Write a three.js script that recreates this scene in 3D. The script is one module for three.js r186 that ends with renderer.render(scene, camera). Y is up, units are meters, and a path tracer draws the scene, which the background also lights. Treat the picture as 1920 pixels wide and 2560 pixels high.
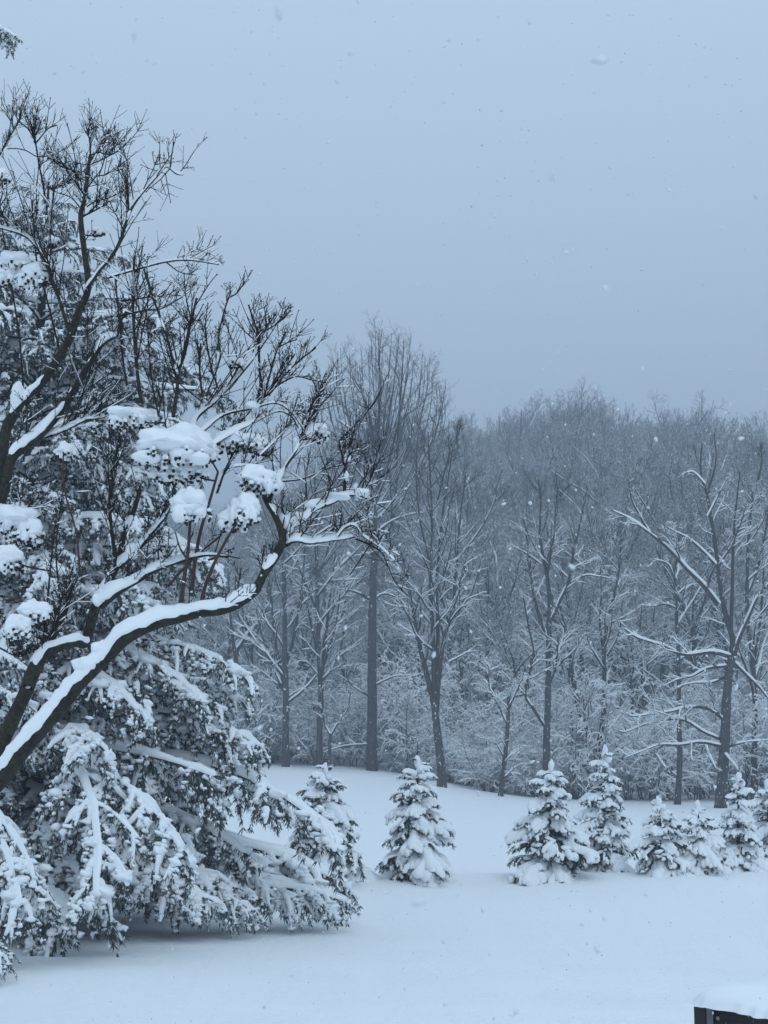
import * as THREE from 'three';

// ------------------------------------------------------------------ camera, sky, light, haze
const W = 1920, H = 2560, F = 3717, CAM_Y = 2.7, HORIZON = 1838;
const PITCH = Math.atan((HORIZON - H / 2) / F);
const scene = new THREE.Scene();
const camera = new THREE.PerspectiveCamera(2 * Math.atan(H / 2 / F) * 180 / Math.PI, 0.75, 0.1, 800);
camera.position.set(0, CAM_Y, 0);
camera.rotation.x = PITCH;
camera.focus = 19;
camera.userData.fStop = 17;
const renderer = new THREE.WebGLRenderer({ antialias: true });
renderer.setSize(768, 1024);
renderer.toneMapping = THREE.LinearToneMapping;
renderer.toneMappingExposure = 1.2;
renderer.shadowMap.enabled = true;
renderer.shadowMap.type = THREE.PCFSoftShadowMap;

function overcastSky() {                                  // even snow cloud: brighter overhead than along the horizon
  const w = 64, h = 64, d = new Float32Array(w * h * 4);
  const lo = [0.362, 0.465, 0.605], hi = [0.595, 0.79, 0.97];
  for (let j = 0; j < h; j++) {
    const e = ((j + 0.5) / h - 0.5) * Math.PI, s = Math.max(0, Math.sin(e)), k = Math.pow(s, 0.85);
    for (let i = 0; i < w; i++) {
      const o = (j * w + i) * 4;
      for (let c = 0; c < 3; c++) d[o + c] = lo[c] + (hi[c] - lo[c]) * k;
      d[o + 3] = 1;
    }
  }
  const t = new THREE.DataTexture(d, w, h, THREE.RGBAFormat, THREE.FloatType);
  t.mapping = THREE.EquirectangularReflectionMapping;
  t.magFilter = t.minFilter = THREE.LinearFilter;
  t.needsUpdate = true;
  return t;
}
scene.background = overcastSky();
scene.environment = scene.background;
const sun = new THREE.DirectionalLight(new THREE.Color(0.86, 0.94, 1.0), 0.55);
sun.position.set(26, 70, 30);
sun.target.position.set(0, 0, -30);
sun.castShadow = true;
sun.shadow.radius = 60;
sun.shadow.mapSize.set(2048, 2048);
Object.assign(sun.shadow.camera, { left: -90, right: 90, top: 90, bottom: -90, near: 1, far: 300 });
scene.add(sun, sun.target);
scene.fog = new THREE.FogExp2(new THREE.Color(0.68, 0.78, 0.92), 0.0036);

// ------------------------------------------------------------------ helpers
const V = (x, y, z) => new THREE.Vector3(x, y, z);
const UP = V(0, 1, 0);
function rng(a) {
  return () => {
    a |= 0; a = a + 0x6D2B79F5 | 0;
    let t = Math.imul(a ^ a >>> 15, 1 | a);
    t = t + Math.imul(t ^ t >>> 7, 61 | t) ^ t;
    return ((t ^ t >>> 14) >>> 0) / 4294967296;
  };
}
const lerp = (a, b, t) => a + (b - a) * t;
const clamp = (x, a = 0, b = 1) => Math.min(b, Math.max(a, x));
const smooth = (a, b, x) => { const t = clamp((x - a) / (b - a)); return t * t * (3 - 2 * t); };
function hash3(x, y, z) {
  let h = Math.imul(x, 374761393) ^ Math.imul(y, 668265263) ^ Math.imul(z, 1274126177);
  h = Math.imul(h ^ h >>> 13, 1274126177);
  return ((h ^ h >>> 16) >>> 0) / 4294967296;
}
function noise(x, y, z) {
  const xi = Math.floor(x), yi = Math.floor(y), zi = Math.floor(z);
  let u = x - xi, v = y - yi, w = z - zi;
  u = u * u * (3 - 2 * u); v = v * v * (3 - 2 * v); w = w * w * (3 - 2 * w);
  const h = (a, b, c) => hash3(xi + a, yi + b, zi + c);
  return lerp(lerp(lerp(h(0, 0, 0), h(1, 0, 0), u), lerp(h(0, 1, 0), h(1, 1, 0), u), v),
    lerp(lerp(h(0, 0, 1), h(1, 0, 1), u), lerp(h(0, 1, 1), h(1, 1, 1), u), v), w);
}
const CP = Math.cos(PITCH), SP = Math.sin(PITCH);
function at(px, py, d) {                                  // the point seen at that spot of the photograph, d metres away
  const u = (px - W / 2) / F, v = (H / 2 - py) / F;
  const y = v * CP + SP, z = CP - v * SP;
  return V(u / z * d, CAM_Y + y / z * d, -d);
}
const used = {};
function numbered(name) {
  const n = used[name] = (used[name] ?? -1) + 1;
  return n ? name + '_' + String(n).padStart(3, '0') : name;
}
function tag(o, label, category, group, kind) {
  if (label) o.userData.label = label;
  if (category) o.userData.category = category;
  if (group) o.userData.group = group;
  if (kind) o.userData.kind = kind;
  return o;
}
function thing(name, label, category, pos, group) {
  const o = new THREE.Group();
  o.name = numbered(name);
  o.position.copy(pos);
  scene.add(o);
  return tag(o, label, category, group);
}

// growable mesh: tubes, snow ridges, lumps and leaf blades joined into one geometry
class MB {
  constructor() { this.p = []; this.n = []; this.uv = []; this.i = []; }
  get tris() { return this.i.length / 3; }
  vert(x, y, z, nx, ny, nz, u = 0, v = 0) { this.p.push(x, y, z); this.n.push(nx, ny, nz); this.uv.push(u, v); return this.p.length / 3 - 1; }
  ring(c, a, b, m, f, v, circ) {                          // f(angle) -> [along a, along b]
    const first = this.p.length / 3;
    for (let k = 0; k <= m; k++) {
      const q = k / m * Math.PI * 2, [x, y] = f(q);
      const dx = a.x * x + b.x * y, dy = a.y * x + b.y * y, dz = a.z * x + b.z * y, l = Math.hypot(dx, dy, dz) || 1;
      this.vert(c.x + dx, c.y + dy, c.z + dz, dx / l, dy / l, dz / l, k / m * circ, v);
    }
    return first;
  }
  join(r0, r1, m) {
    for (let k = 0; k < m; k++) this.i.push(r0 + k, r0 + k + 1, r1 + k, r0 + k + 1, r1 + k + 1, r1 + k);
  }
  tube(pts, rad, m = 5, rough = 0, capped = true) {
    let side = null, prev = -1, len = 0;
    for (let k = 0; k < pts.length; k++) {
      const t = V().subVectors(pts[Math.min(k + 1, pts.length - 1)], pts[Math.max(k - 1, 0)]).normalize();
      if (!side) side = V().crossVectors(t, Math.abs(t.y) > 0.9 ? V(1, 0, 0) : UP).normalize();
      side.addScaledVector(t, -side.dot(t)).normalize();
      const b = V().crossVectors(t, side);
      if (k) len += pts[k].distanceTo(pts[k - 1]);
      const r = rad[k];
      const ring = this.ring(pts[k], side, b, m, (q) => {
        const s = rough ? 1 + rough * (noise(Math.cos(q) * 1.7 + 9, Math.sin(q) * 1.7 + len * 3 / Math.max(r, 0.02) * 0.1, pts[k].x * 5 + len * 4) - 0.5) * 2 : 1;
        return [Math.cos(q) * r * s, Math.sin(q) * r * s];
      }, len, Math.PI * 2 * r);
      if (prev >= 0) this.join(prev, ring, m);
      prev = ring;
      if (k === pts.length - 1 && capped) {
        const c = this.vert(pts[k].x + t.x * r, pts[k].y + t.y * r, pts[k].z + t.z * r, t.x, t.y, t.z, 0, len);
        for (let s = 0; s < m; s++) this.i.push(ring + s, ring + s + 1, c);
      }
    }
    return this;
  }
  // snow lying along the upper side of a limb: thick where it is level, gone where it is steep
  ridge(pts, rad, thick, { m = 7, seed = 0, lo = 0.3, hi = 0.8, wide = 1.05, lump = 0.35, freq = 9, patch = 0, rel = 99, jag = 0.15 } = {}) {
    let prev = -1;
    const N = pts.length;
    for (let k = 0; k < N; k++) {
      const t = V().subVectors(pts[Math.min(k + 1, N - 1)], pts[Math.max(k - 1, 0)]).normalize();
      const n = UP.clone().addScaledVector(t, -t.y), level = n.length();
      if (level < 1e-3) n.set(0, 0, 1); else n.divideScalar(level);
      const b = V().crossVectors(n, t);
      const P = pts[k], r = rad[k], nz = noise(P.x * freq + seed, P.y * freq, P.z * freq);
      let a = smooth(lo, hi, level) * (1 - lump + 2 * lump * nz);
      if (patch) a *= smooth(patch - 0.12, patch + 0.12, noise(P.x * 2.3 + seed, P.y * 2.3, P.z * 2.3 + 7));
      if (k === 0 || k === N - 1) a *= 0.55;
      const th = Math.min(thick, r * rel) * a, w = r * lerp(0.6, wide, Math.min(1, a * 2.2)) + th * 0.22;
      const ring = this.ring(P.clone().addScaledVector(n, r * (0.42 + jag * 1.5 * (noise(P.x * 34 + seed, P.y * 34, P.z * 34) - 0.5))), b, n, m, (q) => {
        const j = 1 + 0.28 * (noise(P.x * freq * 2 + Math.cos(q) * 2 + seed, P.y * freq * 2 + Math.sin(q) * 2, P.z * freq * 2) - 0.5) * (a > 0.05 ? 1 : 0);
        const s = Math.sin(q);
        return [Math.cos(q) * w * j, (s > 0 ? s * (th + r * 0.55 * Math.min(1, a * 3)) : s * (r * 0.3 + th * 0.06 + jag * r * 2 * noise(P.x * freq * 5 + seed, P.y * freq * 5, P.z * freq * 5 + Math.cos(q) * 3))) * j];
      }, 0, 1);
      if (prev >= 0) this.join(prev, ring, m);
      for (const e of k === 0 ? [-1] : k === N - 1 ? [1] : []) {
        const c = P.clone().addScaledVector(t, e * (w * 0.6)).addScaledVector(n, r * 0.3 + th * 0.35);
        const q = this.vert(c.x, c.y, c.z, t.x * e, t.y * e, t.z * e);
        for (let s = 0; s < m; s++) this.i.push(...(e > 0 ? [ring + s, ring + s + 1, q] : [ring + s + 1, ring + s, q]));
      }
      prev = ring;
    }
    return this;
  }
  // a lump with a noisy skin; half-axes rx, ry, rz
  lump(c, rx, ry, rz, { m = 10, n = 7, amp = 0.25, freq = 2.2, seed = 0, turn = 0, flat = 0 } = {}) {
    const base = this.p.length / 3, ct = Math.cos(turn), st = Math.sin(turn), q = [];
    for (let j = 0; j <= n; j++) for (let k = 0; k < m; k++) {
      const th = j / n * Math.PI, ph = k / m * Math.PI * 2;
      let x = Math.sin(th) * Math.cos(ph), y = Math.cos(th), z = Math.sin(th) * Math.sin(ph);
      const s = 1 + amp * 2 * (noise(x * freq + seed, y * freq + 3.1, z * freq + seed * 0.7) - 0.5) + amp * 0.8 * (noise(x * freq * 2.6 + seed, y * freq * 2.6, z * freq * 2.6) - 0.5);
      if (y < 0) y *= 1 - flat;
      x *= rx * s; y *= ry * s; z *= rz * s;
      q.push(V(c.x + x * ct + z * st, c.y + y, c.z - x * st + z * ct));
    }
    const ns = q.map(() => V()), f = [];
    for (let j = 0; j < n; j++) for (let k = 0; k < m; k++) {
      const a = j * m + k, b = j * m + (k + 1) % m, d = a + m, e = b + m;
      f.push([a, b, d], [b, e, d]);
    }
    const e1 = V(), e2 = V();
    for (const t of f) {
      t.reverse();
      e1.subVectors(q[t[1]], q[t[0]]); e2.subVectors(q[t[2]], q[t[0]]); e1.cross(e2);
      for (const v of t) ns[v].add(e1);
    }
    for (const row of [0, n]) { const s = V(); for (let k = 0; k < m; k++) s.add(ns[row * m + k]); for (let k = 0; k < m; k++) ns[row * m + k].copy(s); }
    q.forEach((v, k) => { ns[k].normalize(); this.vert(v.x, v.y, v.z, ns[k].x, ns[k].y, ns[k].z, v.x, v.z); });
    for (const t of f) this.i.push(base + t[0], base + t[1], base + t[2]);
    return this;
  }
  // a narrow blade from p along d
  blade(p, d, len, wide, side) {
    const e = p.clone().addScaledVector(d, len), c = p.clone().addScaledVector(d, len * 0.45), n = V().crossVectors(side, d).normalize();
    const a = this.vert(p.x, p.y, p.z, n.x, n.y, n.z), l = this.vert(c.x + side.x * wide, c.y + side.y * wide, c.z + side.z * wide, n.x, n.y, n.z),
      r = this.vert(c.x - side.x * wide, c.y - side.y * wide, c.z - side.z * wide, n.x, n.y, n.z), t = this.vert(e.x, e.y, e.z, n.x, n.y, n.z);
    this.i.push(a, l, r, l, t, r);
  }
  // a small angular grain (8 faces)
  grain(c, rx, ry, rz) {
    const b = this.p.length / 3;
    for (const [x, y, z] of [[1, 0, 0], [-1, 0, 0], [0, 1, 0], [0, -1, 0], [0, 0, 1], [0, 0, -1]]) this.vert(c.x + x * rx, c.y + y * ry, c.z + z * rz, x, y, z);
    for (const [x, y, z] of [[0, 2, 4], [2, 1, 4], [1, 3, 4], [3, 0, 4], [2, 0, 5], [1, 2, 5], [3, 1, 5], [0, 3, 5]]) this.i.push(b + x, b + y, b + z);
  }
  geometry() {
    const g = new THREE.BufferGeometry();
    g.setAttribute('position', new THREE.Float32BufferAttribute(this.p, 3));
    g.setAttribute('normal', new THREE.Float32BufferAttribute(this.n, 3));
    g.setAttribute('uv', new THREE.Float32BufferAttribute(this.uv, 2));
    g.setIndex(this.p.length / 3 > 65535 ? new THREE.Uint32BufferAttribute(this.i, 1) : new THREE.Uint16BufferAttribute(this.i, 1));
    return g;
  }
  build(name, m, parent) { return this.i.length ? mesh(name, this.geometry(), m, parent) : null; }
}
function mesh(name, g, m, parent) {
  const o = new THREE.Mesh(g, m);
  o.name = name;
  o.castShadow = o.receiveShadow = true;
  parent.add(o);
  return o;
}
const curve = (pts, n) => new THREE.CatmullRomCurve3(pts, false, 'centripetal').getPoints(n);

// ------------------------------------------------------------------ materials
function noiseTexture(size, f, srgb) {
  const d = new Uint8Array(size * size * 4);
  for (let y = 0; y < size; y++) for (let x = 0; x < size; x++) {
    const c = f(x / size, y / size), o = (y * size + x) * 4;
    for (let k = 0; k < 3; k++) d[o + k] = clamp(Array.isArray(c) ? c[k] : c) * 255;
    d[o + 3] = 255;
  }
  const t = new THREE.DataTexture(d, size, size, THREE.RGBAFormat);
  t.wrapS = t.wrapT = THREE.RepeatWrapping;
  t.magFilter = THREE.LinearFilter;
  t.minFilter = THREE.LinearMipmapLinearFilter;
  t.generateMipmaps = true;
  if (srgb) t.colorSpace = THREE.SRGBColorSpace;
  t.needsUpdate = true;
  return t;
}
function tiling(x, y, f, s) {                             // noise that repeats over 0..1
  const u = x * f, v = y * f, n = (a, b) => noise(a, b, s), k = clamp((x - 0.75) * 4), l = clamp((y - 0.75) * 4);
  return lerp(lerp(n(u, v), n(u - f, v), k), lerp(n(u, v - f), n(u - f, v - f), k), l);
}
const std = (o) => new THREE.MeshStandardMaterial(o);
const snowBump = noiseTexture(512, (x, y) => 0.5 * tiling(x, y, 24, 1) + 0.3 * tiling(x, y, 70, 2) + 0.2 * tiling(x, y, 190, 3));
const M = {};
M.snow = std({ color: new THREE.Color().setRGB(0.87, 0.89, 0.91), roughness: 0.92 });
M.snow.name = 'snow';
snowBump.repeat.set(0.6, 0.6);
M.field = std({ color: new THREE.Color().setRGB(0.87, 0.89, 0.91), roughness: 0.9, bumpMap: snowBump, bumpScale: 0.02 });
const barkMap = noiseTexture(256, (x, y) => {
  const a = tiling(x, y, 9, 11), b = tiling(x, y, 34, 12), c = smooth(0.58, 0.74, tiling(x, y, 14, 13)) * 0.6;
  const k = 0.085 + 0.07 * a + 0.07 * b;
  return [k * 1.06 + c * 0.06, k + c * 0.09, k * 0.9 + c * 0.03];
}, true);
barkMap.repeat.set(4, 4);
const barkBump = noiseTexture(256, (x, y) => 0.6 * tiling(x, y, 40, 14) + 0.4 * tiling(x, y, 14, 15));
barkBump.repeat.set(5, 5);
M.bark = std({ map: barkMap, bumpMap: barkBump, bumpScale: 0.006, roughness: 0.95 });
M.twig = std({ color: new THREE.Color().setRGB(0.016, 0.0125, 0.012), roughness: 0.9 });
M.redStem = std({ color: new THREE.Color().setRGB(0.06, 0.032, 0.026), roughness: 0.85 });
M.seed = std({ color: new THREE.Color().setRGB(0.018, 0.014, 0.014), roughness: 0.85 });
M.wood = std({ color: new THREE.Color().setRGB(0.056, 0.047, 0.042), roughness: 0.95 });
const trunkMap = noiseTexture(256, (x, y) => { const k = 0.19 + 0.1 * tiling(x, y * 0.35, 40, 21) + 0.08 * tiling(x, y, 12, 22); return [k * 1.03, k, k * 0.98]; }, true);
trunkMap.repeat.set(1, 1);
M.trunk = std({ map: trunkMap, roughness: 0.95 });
M.pine = std({ color: new THREE.Color().setRGB(0.052, 0.064, 0.06), roughness: 0.8, side: THREE.DoubleSide });
M.spruce = std({ color: new THREE.Color().setRGB(0.018, 0.028, 0.026), roughness: 0.8, side: THREE.DoubleSide });
M.pineWood = std({ color: new THREE.Color().setRGB(0.03, 0.026, 0.024), roughness: 0.95 });

// ------------------------------------------------------------------ the ground
const mounds = [[812, 27.6], [1042, 28], [1375, 28], [1508, 29], [1660, 28], [1757, 28.3], [1845, 29.2], [1925, 30.4]].map(([px, d]) => at(px, 2190, d));   // snow heaped round the foot of each spruce
function ground(x, z) {
  const d = -z;
  let y = smooth(27, 78, d) * (0.3 - 0.75 * Math.tanh((x - 3) / 4.5));
  y += 32.8 * smooth(80, 205, d) * lerp(0.62, 1, smooth(-20, 6, x)) * (0.93 + 0.16 * noise(x * 0.09 + 2, 5, 1)) * lerp(1, 0.74, smooth(36, 52, x)) * (1 - 0.05 * Math.exp(-(((x - 34) / 4) ** 2)));
  y += 0.10 * (noise(x * 0.16 + 3, d * 0.13, 1) - 0.5) * smooth(8, 20, d) + 0.06 * (noise(x * 0.5, d * 0.4, 2) - 0.5) + 0.13 * (noise(x * 0.35 + 9, d * 0.9, 4) - 0.5) * smooth(26, 14, d) + 0.03 * noise(x * 2.1, d * 2.6, 5) * smooth(24, 12, d);
  y += 0.16 * Math.exp(-(((d - 28.2 - 0.6 * Math.sin(x * 0.9)) / 1.3) ** 2)) * smooth(-4, 1, x);   // drift along the row of spruces
  for (const m of mounds) { const q = (x - m.x) ** 2 + (z - m.z) ** 2; if (q < 6) y += 0.08 * Math.exp(-q / 0.75); }
  return y - 0.03;
}
{
  const nx = 210, nz = 230, b = new MB();
  const sx = (t) => 150 * Math.sign(t) * (0.12 * Math.abs(t) + 0.88 * Math.abs(t) ** 2.4), sz = (t) => 14 - 290 * (0.12 * t + 0.88 * t ** 2.2);
  for (let j = 0; j <= nz; j++) for (let k = 0; k <= nx; k++) {
    const x = sx(k / nx * 2 - 1), z = sz(j / nz), e = 0.12;
    const dx = (ground(x + e, z) - ground(x - e, z)) / (2 * e), dz = (ground(x, z + e) - ground(x, z - e)) / (2 * e), l = Math.hypot(dx, 1, dz);
    b.vert(x, ground(x, z), z, -dx / l, 1 / l, -dz / l, x, z);
  }
  for (let j = 0; j < nz; j++) for (let k = 0; k < nx; k++) {
    const a = j * (nx + 1) + k, c = a + nx + 1;
    b.i.push(a, a + 1, c, a + 1, c + 1, c);
  }
  const g = b.build('snow_field', M.field, scene);
  tag(g, 'open white snow field rising gently to the edge of the wood', 'snow field', null, 'structure');
}

// ------------------------------------------------------------------ bare trees
function resample(pts, rad, n) {
  const c = new THREE.CatmullRomCurve3(pts, false, 'centripetal'), P = c.getPoints(n);
  const R = P.map((_, k) => { const t = k / n * (rad.length - 1), i = Math.min(rad.length - 2, Math.floor(t)); return lerp(rad[i], rad[i + 1], t - i); });
  return [P, R];
}
const sidesFor = (r) => r > 0.12 ? 9 : r > 0.05 ? 6 : r > 0.02 ? 4 : 3;
function turned(dir, angle, rand) {
  const a = V(rand() - 0.5, rand() - 0.5, rand() - 0.5).cross(dir).normalize();
  return dir.clone().multiplyScalar(Math.cos(angle)).addScaledVector(a, Math.sin(angle)).normalize();
}
// o: n, ratio, angle, trop, wander per level; levels; minR; snow(y) -> thickness in metres
function sprout(B, rand, pts, rad, level, o, len) {
  const n = Math.round(o.n[level] * (0.8 + 0.4 * rand())), L = len ?? pts.reduce((s, p, k) => k ? s + p.distanceTo(pts[k - 1]) : 0, 0);
  const t0 = o.t0[level] ?? 0.15;
  for (let k = 0; k < n; k++) {
    const t = lerp(t0, 0.985, (k + rand()) / n), f = t * (pts.length - 1), i = Math.min(pts.length - 2, Math.floor(f));
    const p = pts[i].clone().lerp(pts[i + 1], f - i), dir = V().subVectors(pts[i + 1], pts[i]).normalize();
    const l = L * o.ratio[level] * (1 - 0.55 * t) * (0.65 + 0.7 * rand());
    const r = Math.max(o.minR, Math.min(lerp(rad[i], rad[i + 1], f - i) * 0.62, l * 0.02 + o.minR));
    grow(B, rand, p, turned(dir, o.angle[level] * (0.7 + 0.6 * rand()), rand), l, r, level + 1, o);
  }
}
function grow(B, rand, p, dir, len, r, level, o) {
  const seg = level >= o.levels ? 3 : 5, pts = [p.clone()], rad = [r], q = p.clone(), d = dir.clone();
  for (let k = 1; k <= seg; k++) {
    d.x += (rand() - 0.5) * o.wander; d.y += (rand() - 0.5) * o.wander + o.trop[level]; d.z += (rand() - 0.5) * o.wander;
    d.normalize(); q.addScaledVector(d, len / seg);
    pts.push(q.clone()); rad.push(Math.max(o.minR * 0.6, r * (1 - 0.7 * k / seg)));
  }
  B.wood.tube(pts, rad, sidesFor(r), 0, false);
  const th = o.snow ? o.snow(p.y, r) : 0;
  if (th > 0.002) B.snow.ridge(pts, rad, th, { m: r > 0.03 ? 6 : r > 0.012 ? 4 : 3, lo: 0.35, hi: 0.8, wide: 1.1, freq: 3, rel: o.rel ?? 2.6, jag: 0 });
  if (level < o.levels) sprout(B, rand, pts, rad, level, o, len);
}
const treeBuilders = () => ({ wood: new MB(), trunk: new MB(), snow: new MB() });
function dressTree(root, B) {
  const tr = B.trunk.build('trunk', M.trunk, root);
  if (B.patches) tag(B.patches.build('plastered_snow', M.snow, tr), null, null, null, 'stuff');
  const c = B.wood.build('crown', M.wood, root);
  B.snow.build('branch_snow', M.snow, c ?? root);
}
// a tree whose main limbs follow the photograph: limbs are [width0, width1, depth change at its end, [px, py, ...], sprouts?]
function tracedTree(label, d, seed, limbs, o) {
  const rand = rng(seed), B = treeBuilders();
  const [bx, by] = limbs[0][3], base = at(bx, by, d);
  base.y = ground(base.x, base.z);
  const root = thing('bare_tree', label, 'bare tree', base);
  limbs.forEach(([w0, w1, dz, list, more], n) => {
    const pts = [], N = list.length / 2, start = limbs[n][5] ?? 0;
    for (let k = 0; k < N; k++) pts.push(at(list[2 * k], list[2 * k + 1], d + lerp(start, dz, k / Math.max(1, N - 1))).sub(base));
    if (n === 0) { pts[0].set(0, -0.35, 0); }
    const s = d / F / 2, rr = Array.from({ length: N }, (_, k) => lerp(w0, w1, k / (N - 1)) * s);
    if (n === 0) rr[0] *= 1.15;
    const [P, R] = resample(pts, rr, N * 4);
    if (R[0] > 0.1) {                                      // flecks of snow driven against the bark
      B.patches ??= new MB();
      for (let k = 0; k < 40 * R[0] / 0.2; k++) {
        const i = Math.floor(rand() * (P.length - 1)), a = 0.4 + rand() * 2.4, e = 0.006 + 0.03 * rand() * rand(), p = P[i].clone().lerp(P[i + 1], rand());
        B.patches.grain(V(p.x + Math.cos(a) * R[i] * 0.99, p.y, p.z + Math.sin(a) * R[i] * 0.99), e, e * (0.8 + 3 * rand()), e);
      }
    }
    (n === 0 ? B.trunk : B.wood).tube(P, R, sidesFor(R[0] * 1.6), R[0] > 0.08 ? 0.12 : 0.05);
    if (o.snowMain) B.snow.ridge(P, R, Math.min(0.09, o.snowMain * (0.5 + 5 * R[0])), { m: 6, lo: 0.18, hi: 0.7, freq: 2.5, wide: 1.05, patch: 0.22, rel: 1.7, jag: 0.1 });
    if (more !== 0) sprout(B, rand, P, R, 0, { ...o, n: [o.n[0] * (more ?? 1), ...o.n.slice(1)] });
  });
  dressTree(root, B);
  return root;
}
const upright = { n: [16, 6, 4, 3], t0: [0.25, 0.2, 0.15, 0.1], ratio: [0.32, 0.5, 0.55, 0.5], angle: [0.8, 0.75, 0.8, 0.85], trop: [0, 0.11, 0.08, 0.05, 0.03], wander: 0.45, levels: 3, minR: 0.0075, snowMain: 0.05, rel: 5 };
const lowSnow = (y0, y1, th) => (y) => th * 1.2 * (1 - smooth(y0 + 1, y1 + 3, y));

{
  // the tallest tree: limbs rise from the trunk and end on a rounded dome
  const limbs = [
    [26, 16, 0, [930, 1925, 930, 1740, 931, 1560, 934, 1430, 938, 1330], 0],
    [11, 1.2, 0.3, [938, 1340, 940, 1270, 950, 1180, 944, 1080, 952, 980, 948, 890, 956, 822], 1],
    [11, 2, 1.5, [934, 1400, 958, 1350, 985, 1285, 991, 1200, 994, 1110, 1000, 1010, 1006, 920, 1010, 850], 1.2],
    [7, 1.6, 1, [1000, 1262, 1040, 1180, 1075, 1110, 1100, 1040, 1114, 965], 1],
    [8, 1.6, 2, [940, 1180, 930, 1080, 910, 990, 885, 945, 868, 890], 1],
    [9, 2, 0, [936, 1335, 985, 1300, 1040, 1283, 1062, 1282], 0.4],
    [8, 2, 0, [928, 1500, 890, 1480, 840, 1470, 800, 1460], 0.4],
    [7, 2, 0, [934, 1500, 960, 1484, 1000, 1500, 1030, 1540], 0.4],
    [6, 2, 1, [930, 1745, 890, 1720, 850, 1690, 800, 1675], 0.6],
    [6, 2, -1, [932, 1715, 990, 1690, 1040, 1690, 1070, 1670], 0.6],
    [5, 2, -1, [928, 1860, 860, 1865, 810, 1880], 0.5],
  ];
  const rand = rng(110);
  for (let k = 0; k < 46; k++) {
    const sx0 = ((k * 0.618034) % 1) * 2 - 1, t = Math.abs(sx0), cz = (rand() * 2 - 1) * Math.sqrt(1 - sx0 * sx0), rr = Math.min(0.99, Math.hypot(sx0, cz)), ex = 955 + 162 * sx0, dz = 3.6 * cz;
    const ey = 1022 - 200 * Math.sqrt(Math.max(0, 1 - rr * rr)) * (0.9 + 0.12 * rand()) + (rr > 0.9 ? 20 * rand() : 0), sy = lerp(1110, 1345, rand() * 0.45 + 0.55 * t), sx = 937 + (1330 - sy) * 0.045;
    const out = 0.45 + 0.2 * rand();
    limbs.push([lerp(2.6, 4.4, rand()), 1.2, dz, [sx, sy, lerp(sx, ex, lerp(0.22, 0.5, t)), lerp(sy, ey, 0.22), lerp(sx, ex, lerp(0.55, 0.88, t)), lerp(sy, ey, 0.52), lerp(sx, ex, lerp(0.85, 1.02, t)), lerp(sy, ey, 0.8), ex, ey], 1]);
  }
  tracedTree('tallest bare tree, straight grey trunk and a high rounded crown standing above the wood', 82, 11, limbs,
    { ...upright, n: [13, 8, 4, 2], t0: [0.2, 0.15, 0.1, 0.1], ratio: [0.26, 0.42, 0.5, 0.5], angle: [0.75, 0.8, 0.8, 0.8], trop: [0, 0.1, 0.07, 0.05, 0.05], wander: 0.6, levels: 2, minR: 0.0065, snow: lowSnow(9, 15, 0.04) });
}

tracedTree('grey tree splitting low into several upright stems, right of the tallest tree', 70, 12, [
  [25, 17, 0, [1106, 1978, 1104, 1930, 1098, 1870, 1090, 1800, 1085, 1750], 0],
  [16, 3, 0.5, [1087, 1770, 1068, 1690, 1050, 1620, 1032, 1530, 1018, 1440, 1000, 1370], 1],
  [15, 3, 0, [1089, 1780, 1085, 1680, 1082, 1580, 1076, 1470, 1080, 1330, 1076, 1200, 1070, 1080], 1.5],
  [14, 3, -0.5, [1090, 1790, 1098, 1690, 1110, 1600, 1128, 1540, 1140, 1430, 1150, 1300, 1165, 1180], 1.3],
  [11, 2, 0.8, [1090, 1700, 1095, 1580, 1092, 1460, 1105, 1300, 1120, 1200, 1135, 1100], 1.4],
  [7, 2, -1, [1147, 1395, 1190, 1340, 1225, 1280, 1244, 1230], 0.7],
  [6, 2, 0, [1100, 1500, 1130, 1470, 1180, 1460, 1212, 1450], 0.5],
  [6, 2, 0.5, [1080, 1430, 1050, 1300, 1040, 1180, 1046, 1080], 1.3],
  [6, 2, 0.5, [1122, 1655, 1160, 1635, 1200, 1610], 0.5],
  [5, 2, 0, [1094, 1250, 1120, 1150, 1145, 1090, 1152, 1065], 1.4],
], { ...upright, n: [12, 6, 4, 2], snow: lowSnow(6, 11, 0.05) });

tracedTree('slender tree with a bare lower trunk, leftmost of the trees on the field edge', 82, 13, [
  [19, 6, 0, [715, 1918, 714, 1830, 715, 1740, 712, 1650, 712, 1560, 710, 1450, 706, 1320, 704, 1200], 1],
  [10, 3, 0.5, [712, 1715, 690, 1620, 682, 1540, 672, 1450, 664, 1350], 1],
  [9, 3, -0.5, [716, 1660, 735, 1590, 748, 1520, 758, 1430, 765, 1330], 1],
  [8, 2, 0.5, [706, 1720, 672, 1640, 652, 1580, 640, 1520], 1],
  [6, 2, 0, [714, 1730, 680, 1700, 640, 1670, 600, 1665], 1],
  [5, 2, 0, [716, 1745, 760, 1720, 790, 1726], 1],
], { ...upright, n: [11, 6, 4, 2], snow: lowSnow(9, 14, 0.055) });

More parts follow.
